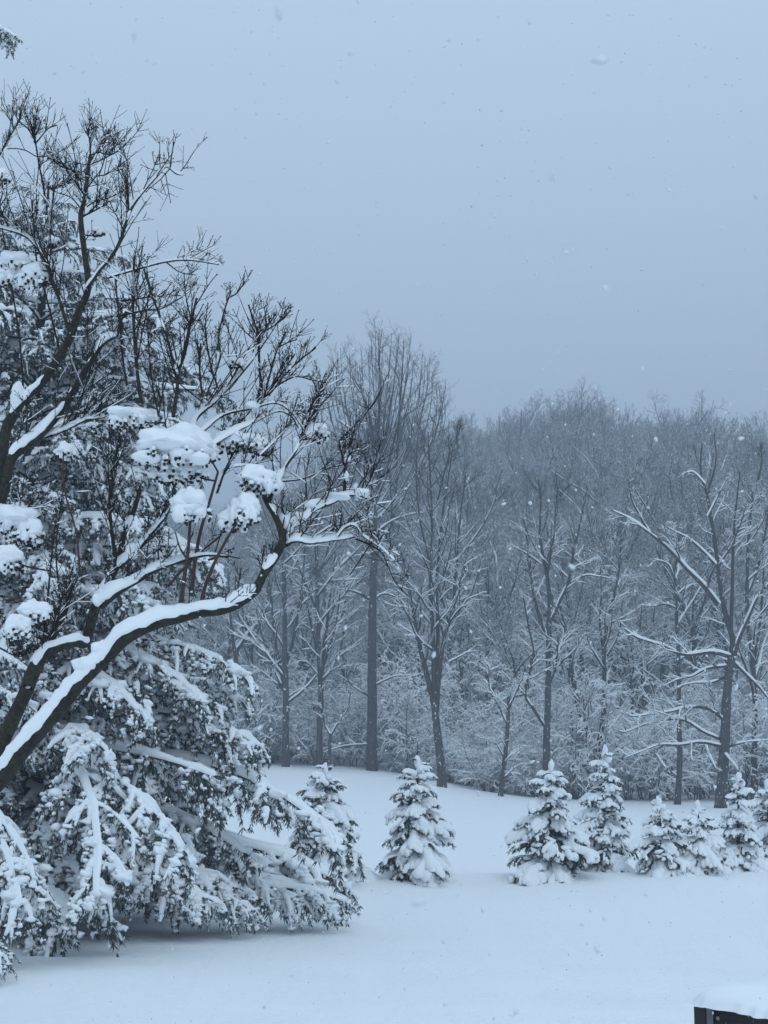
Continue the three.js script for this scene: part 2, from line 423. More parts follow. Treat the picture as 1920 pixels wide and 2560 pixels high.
tracedTree('slim double stemmed tree between the leftmost edge tree and the tallest tree', 82, 14, [
  [17, 6, 0, [799, 1912, 799, 1820, 802, 1730, 798, 1640, 794, 1540, 792, 1420, 790, 1300, 786, 1180], 1],
  [9, 3, 0.5, [803, 1710, 812, 1620, 822, 1520, 835, 1420, 842, 1320], 1],
  [8, 3, -0.5, [803, 1680, 822, 1620, 840, 1560, 850, 1480], 1],
  [6, 2, 0, [798, 1690, 765, 1655, 730, 1655], 1.2],
  [6, 2, 0, [803, 1700, 840, 1670, 880, 1665], 1.2],
  [6, 2, 0.6, [797, 1650, 770, 1520, 760, 1430], 1],
], { ...upright, n: [11, 6, 4, 2], snow: lowSnow(9, 14, 0.055) });

tracedTree('small forked tree shaped like a letter Y, just right of the slim double stemmed tree', 78, 15, [
  [11, 9, 0, [824, 1935, 824, 1880, 827, 1835], 0],
  [7, 3, 0.2, [827, 1840, 812, 1810, 806, 1770, 802, 1700], 0.8],
  [6, 2, -0.3, [827, 1838, 850, 1800, 868, 1775, 876, 1730], 1.2],
], { ...upright, n: [8, 5, 3, 2], levels: 3, snow: lowSnow(9, 14, 0.055) });

tracedTree('dark trunked tree with spreading upper limbs, standing behind the wide third spruce', 72, 16, [
  [20, 10, 0, [1365, 1985, 1366, 1900, 1368, 1800, 1371, 1700, 1372, 1600, 1374, 1540, 1380, 1490], 0.3],
  [12, 3, 0.4, [1374, 1560, 1372, 1470, 1360, 1400, 1350, 1340, 1352, 1260, 1345, 1190], 1.3],
  [11, 3, -0.4, [1378, 1550, 1400, 1500, 1422, 1450, 1434, 1380, 1446, 1330, 1460, 1260], 1.3],
  [9, 3, 0.4, [1372, 1600, 1345, 1530, 1330, 1460, 1322, 1380, 1310, 1300], 1.2],
  [6, 2, 0, [1425, 1458, 1465, 1438, 1500, 1442, 1536, 1446], 0.6],
  [9, 3, 0, [1362, 1815, 1335, 1775, 1313, 1735, 1325, 1680, 1335, 1640, 1320, 1560, 1308, 1490], 1],
  [7, 2, 0.3, [1352, 1410, 1318, 1385, 1290, 1370, 1275, 1360], 0.8],
  [7, 2, 0, [1374, 1700, 1400, 1660, 1440, 1620, 1460, 1585], 0.8],
  [6, 2, 0.4, [1366, 1440, 1385, 1340, 1390, 1260, 1400, 1200], 1.3],
  [6, 2, 0, [1315, 1735, 1270, 1745, 1235, 1760], 1.3],
], { ...upright, n: [11, 6, 4, 2], snow: lowSnow(7, 12, 0.055) });

tracedTree('tree with two stems spread in a wide V above the fourth spruce', 74, 17, [
  [17, 15, 0, [1494, 1985, 1494, 1920, 1492, 1872], 0],
  [16, 5, 0.3, [1490, 1880, 1466, 1820, 1445, 1760, 1430, 1680, 1420, 1600, 1405, 1540, 1395, 1460], 1],
  [14, 4, -0.3, [1494, 1880, 1505, 1820, 1512, 1740, 1510, 1640, 1516, 1570, 1535, 1490, 1548, 1420, 1552, 1340], 1.1],
  [7, 2, 0.3, [1510, 1640, 1500, 1560, 1503, 1480, 1500, 1400], 1],
  [7, 2, -0.3, [1516, 1640, 1540, 1600, 1552, 1560, 1556, 1500], 1],
  [6, 2, 0, [1444, 1750, 1415, 1710, 1390, 1690], 1.4],
  [6, 2, 0, [1508, 1750, 1545, 1730, 1580, 1740], 1.4],
], { ...upright, n: [10, 6, 4, 2], snow: lowSnow(7, 12, 0.055) });

tracedTree('thin straight tree left of the large right tree, snow packed against its foot', 70, 18, [
  [17, 5, 0, [1692, 2014, 1697, 1960, 1700, 1880, 1697, 1780, 1697, 1660, 1692, 1560, 1690, 1480, 1684, 1420], 0.8],
  [6, 2, 0, [1690, 1520, 1665, 1510, 1640, 1515, 1600, 1513], 0.6],
  [6, 2, 0.2, [1685, 1440, 1670, 1410, 1640, 1402, 1620, 1420], 0.8],
  [6, 2, 0, [1690, 1490, 1720, 1465, 1745, 1460], 0.6],
  [6, 2, 0, [1686, 1425, 1700, 1370, 1715, 1330], 1],
  [5, 2, 0, [1700, 1720, 1740, 1690, 1780, 1690], 0.8],
], { ...upright, n: [8, 5, 3, 2], snow: lowSnow(9, 15, 0.06) });

tracedTree('large tree at the right with long snow laden limbs reaching left', 66, 19, [
  [29, 19, 0, [1800, 2016, 1806, 1950, 1812, 1860, 1816, 1760, 1822, 1690, 1830, 1640], 0],
  [17, 4, 0.4, [1830, 1650, 1832, 1600, 1815, 1540, 1803, 1480, 1793, 1400, 1782, 1320, 1768, 1240, 1752, 1180, 1755, 1110], 0.9],
  [15, 5, -0.4, [1830, 1650, 1850, 1590, 1872, 1540, 1895, 1490, 1930, 1450], 0.8],
  [11, 3, 0.2, [1826, 1580, 1830, 1500, 1832, 1400, 1836, 1320, 1842, 1250, 1850, 1180], 0.8],
  [14, 3, -0.8, [1795, 1510, 1760, 1465, 1715, 1420, 1670, 1370, 1620, 1330, 1570, 1295, 1530, 1275], 0.5],
  [7, 2, -0.5, [1625, 1335, 1600, 1290, 1580, 1250, 1572, 1200], 0.6],
  [13, 3, -1, [1825, 1640, 1780, 1630, 1710, 1636, 1660, 1615, 1590, 1592, 1560, 1570], 0.5],
  [9, 2, 0.4, [1788, 1410, 1755, 1375, 1720, 1345, 1690, 1330, 1670, 1318], 0.6],
  [9, 2, -0.3, [1815, 1665, 1770, 1670, 1730, 1690, 1690, 1700, 1660, 1715], 0.6],
  [8, 2, -0.3, [1818, 1690, 1780, 1705, 1730, 1708, 1680, 1720], 0.6],
  [9, 3, 0.3, [1834, 1655, 1870, 1690, 1900, 1720, 1930, 1760], 0.5],
  [9, 2, -1.2, [1812, 1800, 1770, 1772, 1720, 1768, 1680, 1778, 1630, 1785, 1580, 1790, 1550, 1780], 1],
  [9, 2, -0.8, [1808, 1850, 1760, 1830, 1710, 1800, 1660, 1800, 1610, 1812, 1560, 1830, 1535, 1822], 1],
  [9, 2, -1.4, [1806, 1865, 1750, 1855, 1700, 1862, 1650, 1862, 1600, 1880, 1560, 1895], 1],
  [7, 2, -1, [1805, 1875, 1830, 1905, 1850, 1930], 0.6],
  [7, 2, -0.6, [1812, 1870, 1860, 1856, 1930, 1850], 0.8],
  [7, 2, -1, [1760, 1852, 1775, 1890, 1790, 1920], 0.6],
  [7, 2, -0.6, [1640, 1885, 1665, 1920, 1690, 1935], 0.6],
  [7, 2, 0, [1770, 1290, 1800, 1230, 1815, 1200], 0.7],
  [7, 2, 0.3, [1762, 1210, 1730, 1180, 1700, 1190], 0.7],
  [6, 2, 0, [1768, 1240, 1790, 1150, 1785, 1080], 1],
], { ...upright, n: [8, 6, 4, 2], ratio: [0.3, 0.5, 0.5, 0.5], wander: 0.55, trop: [0, 0.05, 0.04, 0.02, 0.02], minR: 0.0075, snowMain: 0.07, snow: lowSnow(8, 15, 0.045) });

tracedTree('upright tree at the right edge, beside the large right tree', 74, 20, [
  [16, 6, 0, [1884, 1980, 1886, 1880, 1888, 1760, 1882, 1650, 1870, 1560, 1868, 1450, 1872, 1340, 1882, 1230], 1],
  [8, 3, 0, [1884, 1660, 1900, 1560, 1908, 1450, 1912, 1340], 1],
  [8, 3, 0, [1872, 1480, 1900, 1400, 1915, 1320, 1925, 1240], 1],
  [7, 2, 0, [1895, 1200, 1905, 1150, 1900, 1110], 1],
  [6, 2, 0, [1880, 1700, 1850, 1660, 1830, 1650], 1],
], { ...upright, n: [10, 6, 4, 2], snow: lowSnow(9, 15, 0.055) });

tracedTree('short crooked tree with a snow plastered foot, in front of the thicket', 69, 21, [
  [13, 9, 0, [1250, 1996, 1256, 1950, 1264, 1880, 1270, 1800, 1272, 1745], 1.2],
  [7, 2, 0.4, [1268, 1810, 1240, 1750, 1220, 1700, 1236, 1640], 1.4],
  [7, 2, -0.4, [1272, 1770, 1295, 1720, 1310, 1680], 1.4],
  [6, 2, 0, [1260, 1890, 1230, 1850, 1200, 1845], 1.4],
], { ...upright, n: [9, 6, 4, 2], trop: [0, 0.02, 0, -0.02, 0], snow: lowSnow(9, 15, 0.06) });

tracedTree('leaning tree with a snowy limb rising to the right, behind the evergreen', 88, 22, [
  [15, 11, 0, [590, 1905, 590, 1800, 588, 1700, 592, 1620], 0.6],
  [12, 3, 0, [592, 1625, 620, 1585, 650, 1550, 668, 1515, 670, 1450], 1],
  [9, 3, 0.5, [588, 1640, 578, 1560, 572, 1460, 570, 1350], 1],
  [6, 2, 0, [655, 1540, 700, 1525, 740, 1522], 1],
], { ...upright, n: [10, 6, 4, 2], snow: lowSnow(10, 15, 0.05) });

// generic bare trees: a few grown forms, set out as single trees in the second row and as the massed wood behind
function grownTree(seed, h, r, o) {
  const rand = rng(seed), B = treeBuilders(), pts = [], rad = [], n = 6, H0 = h * (0.42 + 0.12 * rand());
  let x = 0, z = 0;
  for (let k = 0; k <= n; k++) { pts.push(V(x, k / n * H0 - (k ? 0 : 0.5), z)); rad.push(r * (1 - 0.35 * k / n)); x += (rand() - 0.5) * 0.35; z += (rand() - 0.5) * 0.35; }
  const [P, R] = resample(pts, rad, 14), top = P[P.length - 1];
  B.trunk.tube(P, R, 7, 0.1);
  sprout(B, rand, P, R, 1, { ...o, n: [0, 9, ...o.n.slice(2)], t0: [0, 0.35, 0.15, 0.1], ratio: [0, 0.34, 0.5, 0.5] }, h * 0.8);
  const m = 5 + Math.floor(rand() * 3);
  for (let k = 0; k < m; k++) {                            // the trunk parts into ascending limbs that make a rounded crown
    const a = k / m * 6.28 + rand(), lean = k ? 0.35 + 0.5 * rand() : 0.08, p = P[P.length - 1 - Math.floor(rand() * 4)];
    grow(B, rand, p, V(Math.cos(a) * lean, 1, Math.sin(a) * lean).normalize(), h * (0.36 + 0.2 * rand()) * (k ? 1 - 0.25 * lean : 0.75), r * 0.42, 0, o);
  }
  return B;
}
const woodOpt = { n: [10, 6, 5, 3], t0: [0.2, 0.15, 0.15, 0.1], ratio: [0.5, 0.55, 0.5, 0.5], angle: [0.8, 0.8, 0.85, 0.9], trop: [0.02, 0.08, 0.05, 0.03, 0.02], wander: 0.5, levels: 3, minR: 0.017, rel: 4, snow: (y, r) => 0.004 + 0.07 * (1 - smooth(7, 15, y)) };
const forms = [0, 1, 2, 3].map((k) => {
  const B = grownTree(300 + k, 17 + k * 1.2, 0.17 + 0.025 * k, woodOpt);
  return { trunk: B.trunk.geometry(), wood: B.wood.geometry(), snow: B.snow.geometry() };
});
{
  const rand = rng(77);
  const spots = [[455, 92], [520, 96], [562, 93], [618, 90], [640, 100], [668, 95], [752, 97], [770, 90], [860, 93], [885, 98], [985, 92], [1015, 98], [1050, 90], [1160, 88], [1195, 95], [1225, 90], [1290, 88], [1330, 94], [1425, 90], [1455, 96], [1580, 86], [1620, 92], [1655, 96], [1750, 88], [1845, 92], [1900, 90]];
  const marks = [[300, 'the large evergreen'], [590, 'the leaning tree'], [715, 'the leftmost tree'], [799, 'the double stemmed tree'], [930, 'the tallest tree'], [1106, 'the splitting tree'], [1250, 'the crooked tree'], [1366, 'the dark trunked tree'], [1494, 'the V tree'], [1692, 'the thin straight tree'], [1800, 'the large right tree'], [1990, 'the right edge']];
  const gapOf = (px) => marks.findIndex(([m]) => m > px), nth = ['first', 'second', 'third', 'fourth', 'fifth'];
  spots.sort((a, b) => a[0] - b[0]);
  spots.forEach(([px, d], k) => {
    const gap = gapOf(px), before = spots.filter(([q]) => gapOf(q) === gap && q < px).length;
    const f = forms[k % 4], p = at(px, 1900, d);
    p.y = ground(p.x, p.z);
    const t = thing('slender_tree', `${nth[before]} slender hazy tree from left between ${marks[gap - 1][1]} and ${marks[gap][1]}`, 'bare tree', p, 'slender trees in the second row of the wood');
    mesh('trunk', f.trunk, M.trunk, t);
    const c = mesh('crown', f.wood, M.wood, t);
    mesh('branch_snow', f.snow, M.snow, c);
    t.rotation.y = rand() * 6.28;
    t.scale.setScalar((0.66 + 0.2 * rand()) * (px < 900 ? 0.8 : 1));
  });
}
function scatter(name, label, category, list, make) {        // stuff: instanced copies of a few forms under one object
  const root = new THREE.Group();
  root.name = numbered(name);
  scene.add(root);
  tag(root, label, category, null, 'stuff');
  for (const [kind, geos, mats] of make) geos.forEach((g, k) => {
    const rows = list.filter((_, n) => n % geos.length === k), im = new THREE.InstancedMesh(g, mats, rows.length);
    rows.forEach((m, n) => im.setMatrixAt(n, m));
    im.name = kind;
    im.castShadow = im.receiveShadow = true;
    im.userData.kind = 'stuff';
    root.add(im);
  });
  return root;
}
{
  const rand = rng(91), list = [], q = new THREE.Quaternion();
  for (let k = 0; k < 1000; k++) {
    const d = 97 + 112 * Math.pow(rand(), 0.8), x = (rand() - 0.5) * 2 * (0.29 * d + 6), s = lerp(0.9, 0.68, smooth(100, 190, d)) * (0.8 + 0.36 * rand()) * lerp(0.8, 1, smooth(-14, 0, x));
    q.setFromEuler(new THREE.Euler((rand() - 0.5) * 0.08, rand() * 6.28, (rand() - 0.5) * 0.08));
    list.push(new THREE.Matrix4().compose(V(x, ground(x, -d), -d), q, V(s, s, s)));
  }
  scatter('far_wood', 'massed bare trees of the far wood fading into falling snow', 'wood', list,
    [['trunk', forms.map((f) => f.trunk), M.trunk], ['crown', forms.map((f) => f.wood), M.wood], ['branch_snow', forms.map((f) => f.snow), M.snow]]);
}
// the snowy thicket along the edge of the wood
const bushForms = [0, 1, 2].map((k) => {
  const rand = rng(500 + k), B = treeBuilders();
  const o = { n: [9, 6, 3], t0: [0.2, 0.15, 0.1], ratio: [0.5, 0.55, 0.5], angle: [0.8, 0.8, 0.8], trop: [-0.02, -0.1, -0.12, -0.1], wander: 0.55, levels: 3, minR: 0.0075, rel: 7, snow: () => 0.075 };
  for (let s = 0; s < 9; s++) {
    const a = rand() * 6.28, lean = 0.2 + 0.5 * rand();
    grow(B, rand, V(Math.cos(a) * 0.2, -0.1, Math.sin(a) * 0.2), V(Math.cos(a) * lean, 1, Math.sin(a) * lean).normalize(), 2.2 + 1.6 * rand(), 0.03, 0, o);
  }
  return { wood: B.wood.geometry(), snow: B.snow.geometry() };
});
{
  const rand = rng(92), list = [], q = new THREE.Quaternion();
  for (let k = 0; k < 420; k++) {
    const px = -100 + 2120 * rand(), edge = lerp(84, 74, smooth(950, 1300, px)), d = edge + 30 * Math.pow(rand(), 1.3), p = at(px, 1900, d), s = 0.4 + 1.0 * rand() ** 1.4 + 0.5 * rand() * smooth(edge + 3, edge + 18, d);
    q.setFromEuler(new THREE.Euler(0, rand() * 6.28, 0));
    list.push(new THREE.Matrix4().compose(V(p.x, ground(p.x, p.z), p.z), q, V(s, s * (0.75 + 0.8 * rand()), s)));
  }
  scatter('snowy_thicket', 'tangled low thicket loaded with snow along the edge of the wood', 'thicket', list,
    [['stem', bushForms.map((f) => f.wood), M.wood], ['branch_snow', bushForms.map((f) => f.snow), M.snow]]);
}

// ------------------------------------------------------------------ boughs of the big evergreen: long, drooping, hung with needle sprays
function arc(p, d, len, n, sag, rand, wob = 0.1) {
  const pts = [p.clone()], q = p.clone(), e = d.clone();
  for (let k = 1; k <= n; k++) { e.y -= sag / n; e.x += (rand() - 0.5) * wob; e.z += (rand() - 0.5) * wob; e.normalize(); q.addScaledVector(e, len / n); pts.push(q.clone()); }
  return pts;
}
const taper = (n, a, b) => Array.from({ length: n + 1 }, (_, k) => lerp(a, b, k / n));
function evergreenBough(seed, L, rise, sag, amount = 1) {
  const rand = rng(seed), wood = new MB(), needles = new MB(), snow = new MB();
  const stem = arc(V(0, 0, 0), V(1, rise, 0).normalize(), L, 14, sag, rand, 0.2);
  wood.tube(stem, taper(14, 0.035 * L / 3, 0.006), 5);
  snow.ridge(stem, taper(14, 0.036, 0.024), 0.07, { m: 7, lo: 0.15, hi: 0.75, freq: 5, wide: 1.1, lump: 0.5, seed, patch: 0.3 });
  const spray = (pts, dens) => {
    for (let k = 1; k < pts.length; k++) {
      const a = pts[k - 1], b = pts[k], dir = V().subVectors(b, a), l = dir.length(); dir.normalize();
      const n = Math.max(1, Math.round(l / 0.034 * dens));
      for (let s = 0; s < n; s++) {
        const p = a.clone().lerp(b, (s + rand()) / n);
        for (let c = 0; c < 5; c++) {
          const d = V(dir.x * 0.8 + (rand() - 0.5) * 1.8, dir.y * 0.8 - 0.4 + (rand() - 0.5) * 0.7, dir.z * 0.7 + (rand() - 0.5) * 1.3).normalize();
          needles.blade(p, d, 0.045 + 0.065 * rand(), 0.0045 + 0.004 * rand(), V().crossVectors(d, V(rand() - 0.5, rand() - 0.5, rand() - 0.5)).normalize());
        }
        if (rand() < 0.5 * amount) { const e = 0.009 + 0.026 * rand() * rand(); snow.grain(V(p.x + (rand() - 0.5) * 0.08, p.y + 0.005 - 0.06 * rand(), p.z + (rand() - 0.5) * 0.08), e, e * (0.8 + rand()), e); }
      }
    }
  };
  const clods = (pts, load) => {                           // small uneven clots of snow caught along a spray
    for (let k = 1; k < pts.length; k++) for (let c = 0; c < 3; c++) if (rand() < load) {
      const p = pts[k - 1].clone().lerp(pts[k], rand()), e = 0.016 + 0.03 * rand() * rand() + 0.01 * load;
      snow.lump(V(p.x + (rand() - 0.5) * 0.06, p.y + e * 0.3, p.z + (rand() - 0.5) * 0.06), e * (0.9 + rand()), e * (0.5 + 0.5 * rand()), e * (0.8 + 0.7 * rand()), { m: 6, n: 4, amp: 0.5, freq: 1.9, seed: seed + k * 5 + c, turn: rand() * 6 });
    }
  };
  spray(stem.slice(4), 1);
  const nb = Math.round(L * 4.4);
  for (let k = 0; k < nb; k++) for (const side of [-1, 1]) {
    const t = clamp(lerp(0.14, 0.99, (k + rand() * 1.4) / nb), 0, 0.995), f = t * 14, i = Math.min(13, Math.floor(f)), p = stem[i].clone().lerp(stem[i + 1], f - i);
    const dir = V().subVectors(stem[i + 1], stem[i]).normalize();
    const len = (0.27 * L * (1 - 0.7 * t) * smooth(0, 0.35, t) + 0.14) * (0.4 + 1.0 * rand());
    const d = V(dir.x * 0.75 + (rand() - 0.5) * 0.5, dir.y * 0.6 + 0.5 * (rand() - 0.35), dir.z * 0.75 + side * (0.45 + 0.55 * rand())).normalize();
    const b = arc(p, d, len, 6, 0.6 + 1.1 * rand(), rand, 0.4);
    wood.tube(b, taper(6, 0.009, 0.003), 3, 0, false);
    spray(b, 1);
    if (rand() < 0.42 * amount) {
      const w = 0.012 + 0.018 * rand();
      snow.ridge(b, b.map((_, j) => w * (0.45 + 1.1 * noise(b[j].x * 9 + seed, b[j].y * 9, b[j].z * 9)) * (j === 6 ? 0.6 : 1)), 0.03 + 0.03 * rand(), { m: 6, lo: 0.1, hi: 0.8, freq: 14, wide: 1.2, lump: 0.7, seed: seed + k, patch: 0.45 });
    }
    clods(b, 0.75 * rand() * amount);
    for (let h = 0; h < 4; h++) {                          // hanging side sprays
      const g = lerp(0.15, 1, rand()) * 6, j = Math.min(5, Math.floor(g)), hp = b[j].clone().lerp(b[j + 1], g - j);
      const hd = V().subVectors(b[j + 1], b[j]).normalize();
      hd.x += (rand() - 0.5) * 1.5; hd.z += (rand() - 0.5) * 1.5; hd.y -= 0.4 * rand(); hd.normalize();
      const hb = arc(hp, hd, 0.14 + 0.24 * rand(), 4, 0.9, rand, 0.3);
      spray(hb, 1);
      clods(hb, 0.5 * rand() * amount);
      if (rand() < 0.22 * amount) snow.ridge(hb, taper(4, 0.014 + 0.024 * rand(), 0.01), 0.02 + 0.03 * rand(), { m: 5, lo: -0.2, hi: 0.6, freq: 12, wide: 1.2, lump: 0.6, seed: seed + h });
    }
    if (rand() < 0.4 * amount * amount) { const c = b[1 + Math.floor(rand() * 5)]; snow.lump(V(c.x, c.y + 0.02, c.z), 0.06 + 0.07 * rand(), 0.03 + 0.03 * rand(), 0.05 + 0.05 * rand(), { m: 9, n: 6, amp: 0.45, seed: seed + k * 3, turn: rand() * 6 }); }
  }
  return { wood: wood.geometry(), needles: needles.geometry(), snow: snow.geometry(), tris: wood.tris + needles.tris + snow.tris, L };
}
function bough(parent, f, pos, turn, tilt, scale, roll = 0) {
  const w = mesh('bough', f.wood, M.pineWood, parent);
  mesh('needles', f.needles, f.dark ? M.spruce : M.pine, w);
  if (f.snow) mesh('bough_snow', f.snow, M.snow, w);
  w.position.copy(pos);
  w.rotation.set(roll, turn, tilt, 'YZX');
  w.scale.setScalar(scale);
  return w;
}
const boughForms = [];
for (let k = 0; k < 8; k++) boughForms.push(evergreenBough(700 + k * 13, 2.6, 0.1 + 0.06 * (k % 3), 0.45 + 0.13 * (k % 5)));
for (let k = 0; k < 3; k++) boughForms.push(evergreenBough(900 + k * 17, 2.6, 0.2 + 0.1 * k, 0.5 + 0.1 * k, 0.4));
for (let k = 0; k < 2; k++) boughForms.push(evergreenBough(960 + k * 19, 2.2, 0.12, 0.55 + 0.2 * k, 1.7));   // heavily laden, near the ground
const BIG = at(40, 2300, 22);
BIG.y = ground(BIG.x, BIG.z);
{
  const rand = rng(31), root = thing('evergreen_tree', 'large spreading evergreen at the left, its drooping boughs weighed down with snow', 'evergreen tree', BIG);
  const tp = [V(0, -0.4, 0), V(0.1, 3, 0), V(0, 6, 0.1), V(0.05, 9, 0), V(0.1, 11.2, 0)];
  const [P, R] = resample(tp, [0.24, 0.19, 0.13, 0.07, 0.015], 20);
  const b = new MB(); b.tube(P, R, 9, 0.12).build('trunk', M.pineWood, root);
  const profile = [[0, 3.8], [1.2, 3.7], [2.4, 3.5], [3.6, 3.1], [4.8, 2.75], [8.3, 2.65], [9.6, 1.7], [10.6, 0.8], [11.3, 0.3]];
  const reach = (h) => { const k = Math.max(1, profile.findIndex(([y]) => y > h)), [a, b] = [profile[k - 1], profile[k]]; return lerp(a[1], b[1], clamp((h - a[0]) / (b[0] - a[0]))); };
  let n = 0;
  for (let h = 0.7; h < 11.1; h += h > 9 ? 0.13 : 0.145) {
    const k = h > 9 ? 2 : 4;
    for (let c = 0; c < k; c++) {
      const a = n * 2.39996 + rand() * 0.5, f = boughForms[rand() < smooth(5, 8, h) * 0.85 + 0.08 ? 8 + Math.floor(rand() * 3) : Math.floor(rand() * 8)];
      n++;
      const facing = Math.cos(a - 0.9);                     // fewer boughs behind, where nobody looks
      if (facing < -0.55 && rand() < 0.6) continue;
      const l = reach(h) * (0.5 + 0.55 * rand());
      bough(root, f, V(0.05, h, 0.03), -a, 0.05 + 0.05 * h / 11 + (rand() - 0.5) * 0.5 - (h < 2.2 ? 0.05 : 0), l / f.L, (rand() - 0.5) * 0.7);
    }
  }
  // the boughs that reach farthest in the photograph: [start px, py, tip px, tip py, depth at the tip]
  for (const [x0, y0, x1, y1, d0, d1, f] of [[330, 1890, 905, 2140, 21.6, 21, 2], [300, 2080, 850, 2275, 22, 21.8, 11], [260, 1800, 655, 1900, 22, 21, 4], [240, 1600, 655, 1740, 22, 21.5, 6], [130, 1850, 480, 2200, 20, 18.6, 5], [120, 1870, 380, 2290, 20, 18.4, 3],
    [-30, 2010, 95, 2320, 19, 17.6, 4], [-60, 2030, 130, 2330, 19.5, 17.4, 6], [-160, 2300, 50, 2425, 17.5, 16.6, 6], [250, 1300, 560, 1480, 22, 21, 1], [200, 1000, 520, 1130, 22, 21.5, 5], [230, 2150, 610, 2260, 21.5, 20.6, 12], [320, 2190, 720, 2270, 22, 21.3, 11], [200, 2140, 520, 2290, 21, 19.8, 12], [520, 2225, 850, 2292, 21.8, 21.4, 11], [420, 2240, 640, 2312, 21.2, 20.6, 12], [380, 2240, 640, 2300, 21.3, 20.6, 4], [300, 1700, 640, 1790, 22.3, 22, 6]]) {
    const a = at(x0, y0, d0).sub(BIG), e = at(x1, y1, d1).sub(BIG), form = boughForms[f], v = e.clone().sub(a);
    form.wood.computeBoundingBox();
    const q = form.wood.boundingBox, tip = Math.atan2(q.min.y, q.max.x), reachLen = Math.hypot(q.max.x, q.min.y);
    bough(root, form, a, Math.atan2(-v.z, v.x), Math.atan2(v.y, Math.hypot(v.x, v.z)) - tip, v.length() / reachLen);
  }
  console.log('evergreen boughs', root.children.length, 'tris per bough', boughForms[0].tris);
}
{
  // a second evergreen outside the frame at the left: one bough tip shows at the top left
  const p = at(-330, 2300, 15);
  p.y = ground(p.x, p.z);
  const root = thing('evergreen_tree', 'evergreen bough tip entering at the upper left edge against the sky', 'evergreen tree', p);
  const b = new MB(); b.tube([V(0, -0.3, 0), V(0, 5, 0), V(0, 10.6, 0)], [0.2, 0.13, 0.02], 8).build('trunk', M.pineWood, root);
  const tip = at(52, 118, 15).sub(p), st = V(0, tip.y + 0.35, 0);
  for (const [e, f] of [[tip, 1], [tip.clone().add(V(-0.22, -0.24, 0.15)), 4]]) {
    const v = e.clone().sub(st), form = boughForms[f], q = form.wood.boundingBox ?? (form.wood.computeBoundingBox(), form.wood.boundingBox);
    bough(root, form, st, Math.atan2(-v.z, v.x), Math.atan2(v.y, Math.hypot(v.x, v.z)) - Math.atan2(q.min.y, q.max.x), v.length() / Math.hypot(q.max.x, q.min.y));
  }
}

// ------------------------------------------------------------------ young spruces in a row
function spruceBough(seed, heavy) {
  const rand = rng(seed), wood = new MB(), needles = new MB(), snow = new MB(), L = 1;
  const stem = arc(V(0, 0, 0), V(1, 0.18, 0).normalize(), L, 8, 0.55 + 0.3 * rand(), rand, 0.1);
  wood.tube(stem, taper(8, 0.016, 0.005), 4);
  const brush = (pts) => {
    for (let k = 1; k < pts.length; k++) {
      const a = pts[k - 1], b = pts[k], dir = V().subVectors(b, a), n = Math.max(2, Math.round(dir.length() / 0.011)); dir.normalize();
      for (let s = 0; s < n; s++) {
        const d = V(dir.x * 0.8 + (rand() - 0.5) * 1.8, dir.y * 0.8 - 0.3 + (rand() - 0.5) * 1.8, dir.z * 0.8 + (rand() - 0.5) * 1.8).normalize();
        needles.blade(a.clone().lerp(b, (s + rand()) / n), d, 0.055 + 0.035 * rand(), 0.0075, V().crossVectors(d, V(rand() - 0.5, 0.3, rand() - 0.5)).normalize());
      }
    }
  };
  brush(stem);
  if (heavy > 0.2) snow.ridge(stem, stem.map((_, k) => (0.04 + 0.075 * Math.sin(Math.PI * clamp(0.1 + 0.8 * k / 8)) * (0.7 + 0.6 * rand())) * heavy), 0.12 * heavy, { m: 9, lo: 0, hi: 0.6, freq: 6, lump: 0.5, wide: 1.15, seed, patch: 0.31 });
  for (let k = 0; k < 7; k++) for (const side of [-1, 1]) {
    const t = lerp(0.16, 0.95, (k + 0.5 * rand()) / 7), f = t * 8, i = Math.min(7, Math.floor(f)), p = stem[i].clone().lerp(stem[i + 1], f - i), dir = V().subVectors(stem[i + 1], stem[i]).normalize();
    const len = (0.42 * (1 - 0.75 * t) + 0.1) * (0.75 + 0.5 * rand());
    const b = arc(p, V(dir.x * 0.8, dir.y * 0.8, side * 0.75).normalize(), len, 5, 0.5 + 0.7 * rand(), rand, 0.18);
    wood.tube(b, taper(5, 0.006, 0.003), 3, 0, false);
    brush(b);
    for (let h = 0; h < 3; h++) {
      const j = 1 + Math.floor(rand() * 4), hd = V().subVectors(b[j + 1], b[j]).normalize();
      hd.x += (rand() - 0.5) * 1.3; hd.z += (rand() - 0.5) * 1.3; hd.y -= 0.2; hd.normalize();
      brush(arc(b[j], hd, 0.07 + 0.08 * rand(), 3, 0.3, rand));
    }
    if (rand() < 0.15 + 0.7 * heavy) {
      const w = (0.035 + 0.045 * rand()) * (0.55 + 0.45 * heavy);
      snow.ridge(b, b.map((_, j) => w * (0.85 + 0.4 * rand()) * (j === 5 ? 0.8 : 1)), 0.07 * (0.5 + 0.5 * heavy), { m: 8, lo: -0.3, hi: 0.5, freq: 7, lump: 0.4, wide: 1.2, seed: seed + k, patch: 0.3 });
    }
    if (rand() < 0.5 * heavy) { const c = b[2 + Math.floor(rand() * 4)]; snow.lump(V(c.x, c.y + 0.03, c.z), 0.07 + 0.07 * rand(), 0.05 + 0.04 * rand(), 0.06 + 0.06 * rand(), { m: 10, n: 7, amp: 0.4, seed: seed + k * 3, turn: rand() * 6 }); }
  }
  return { wood: wood.geometry(), needles: needles.geometry(), snow: snow.tris ? snow.geometry() : null, L, dark: true, tris: wood.tris + needles.tris + snow.tris };
}
const spruceForms = [1, 1, 0.85, 1, 0.7, 0.95, 0.45, 1, 0.25, 0.8].map((h, k) => spruceBough(900 + 7 * k, h));
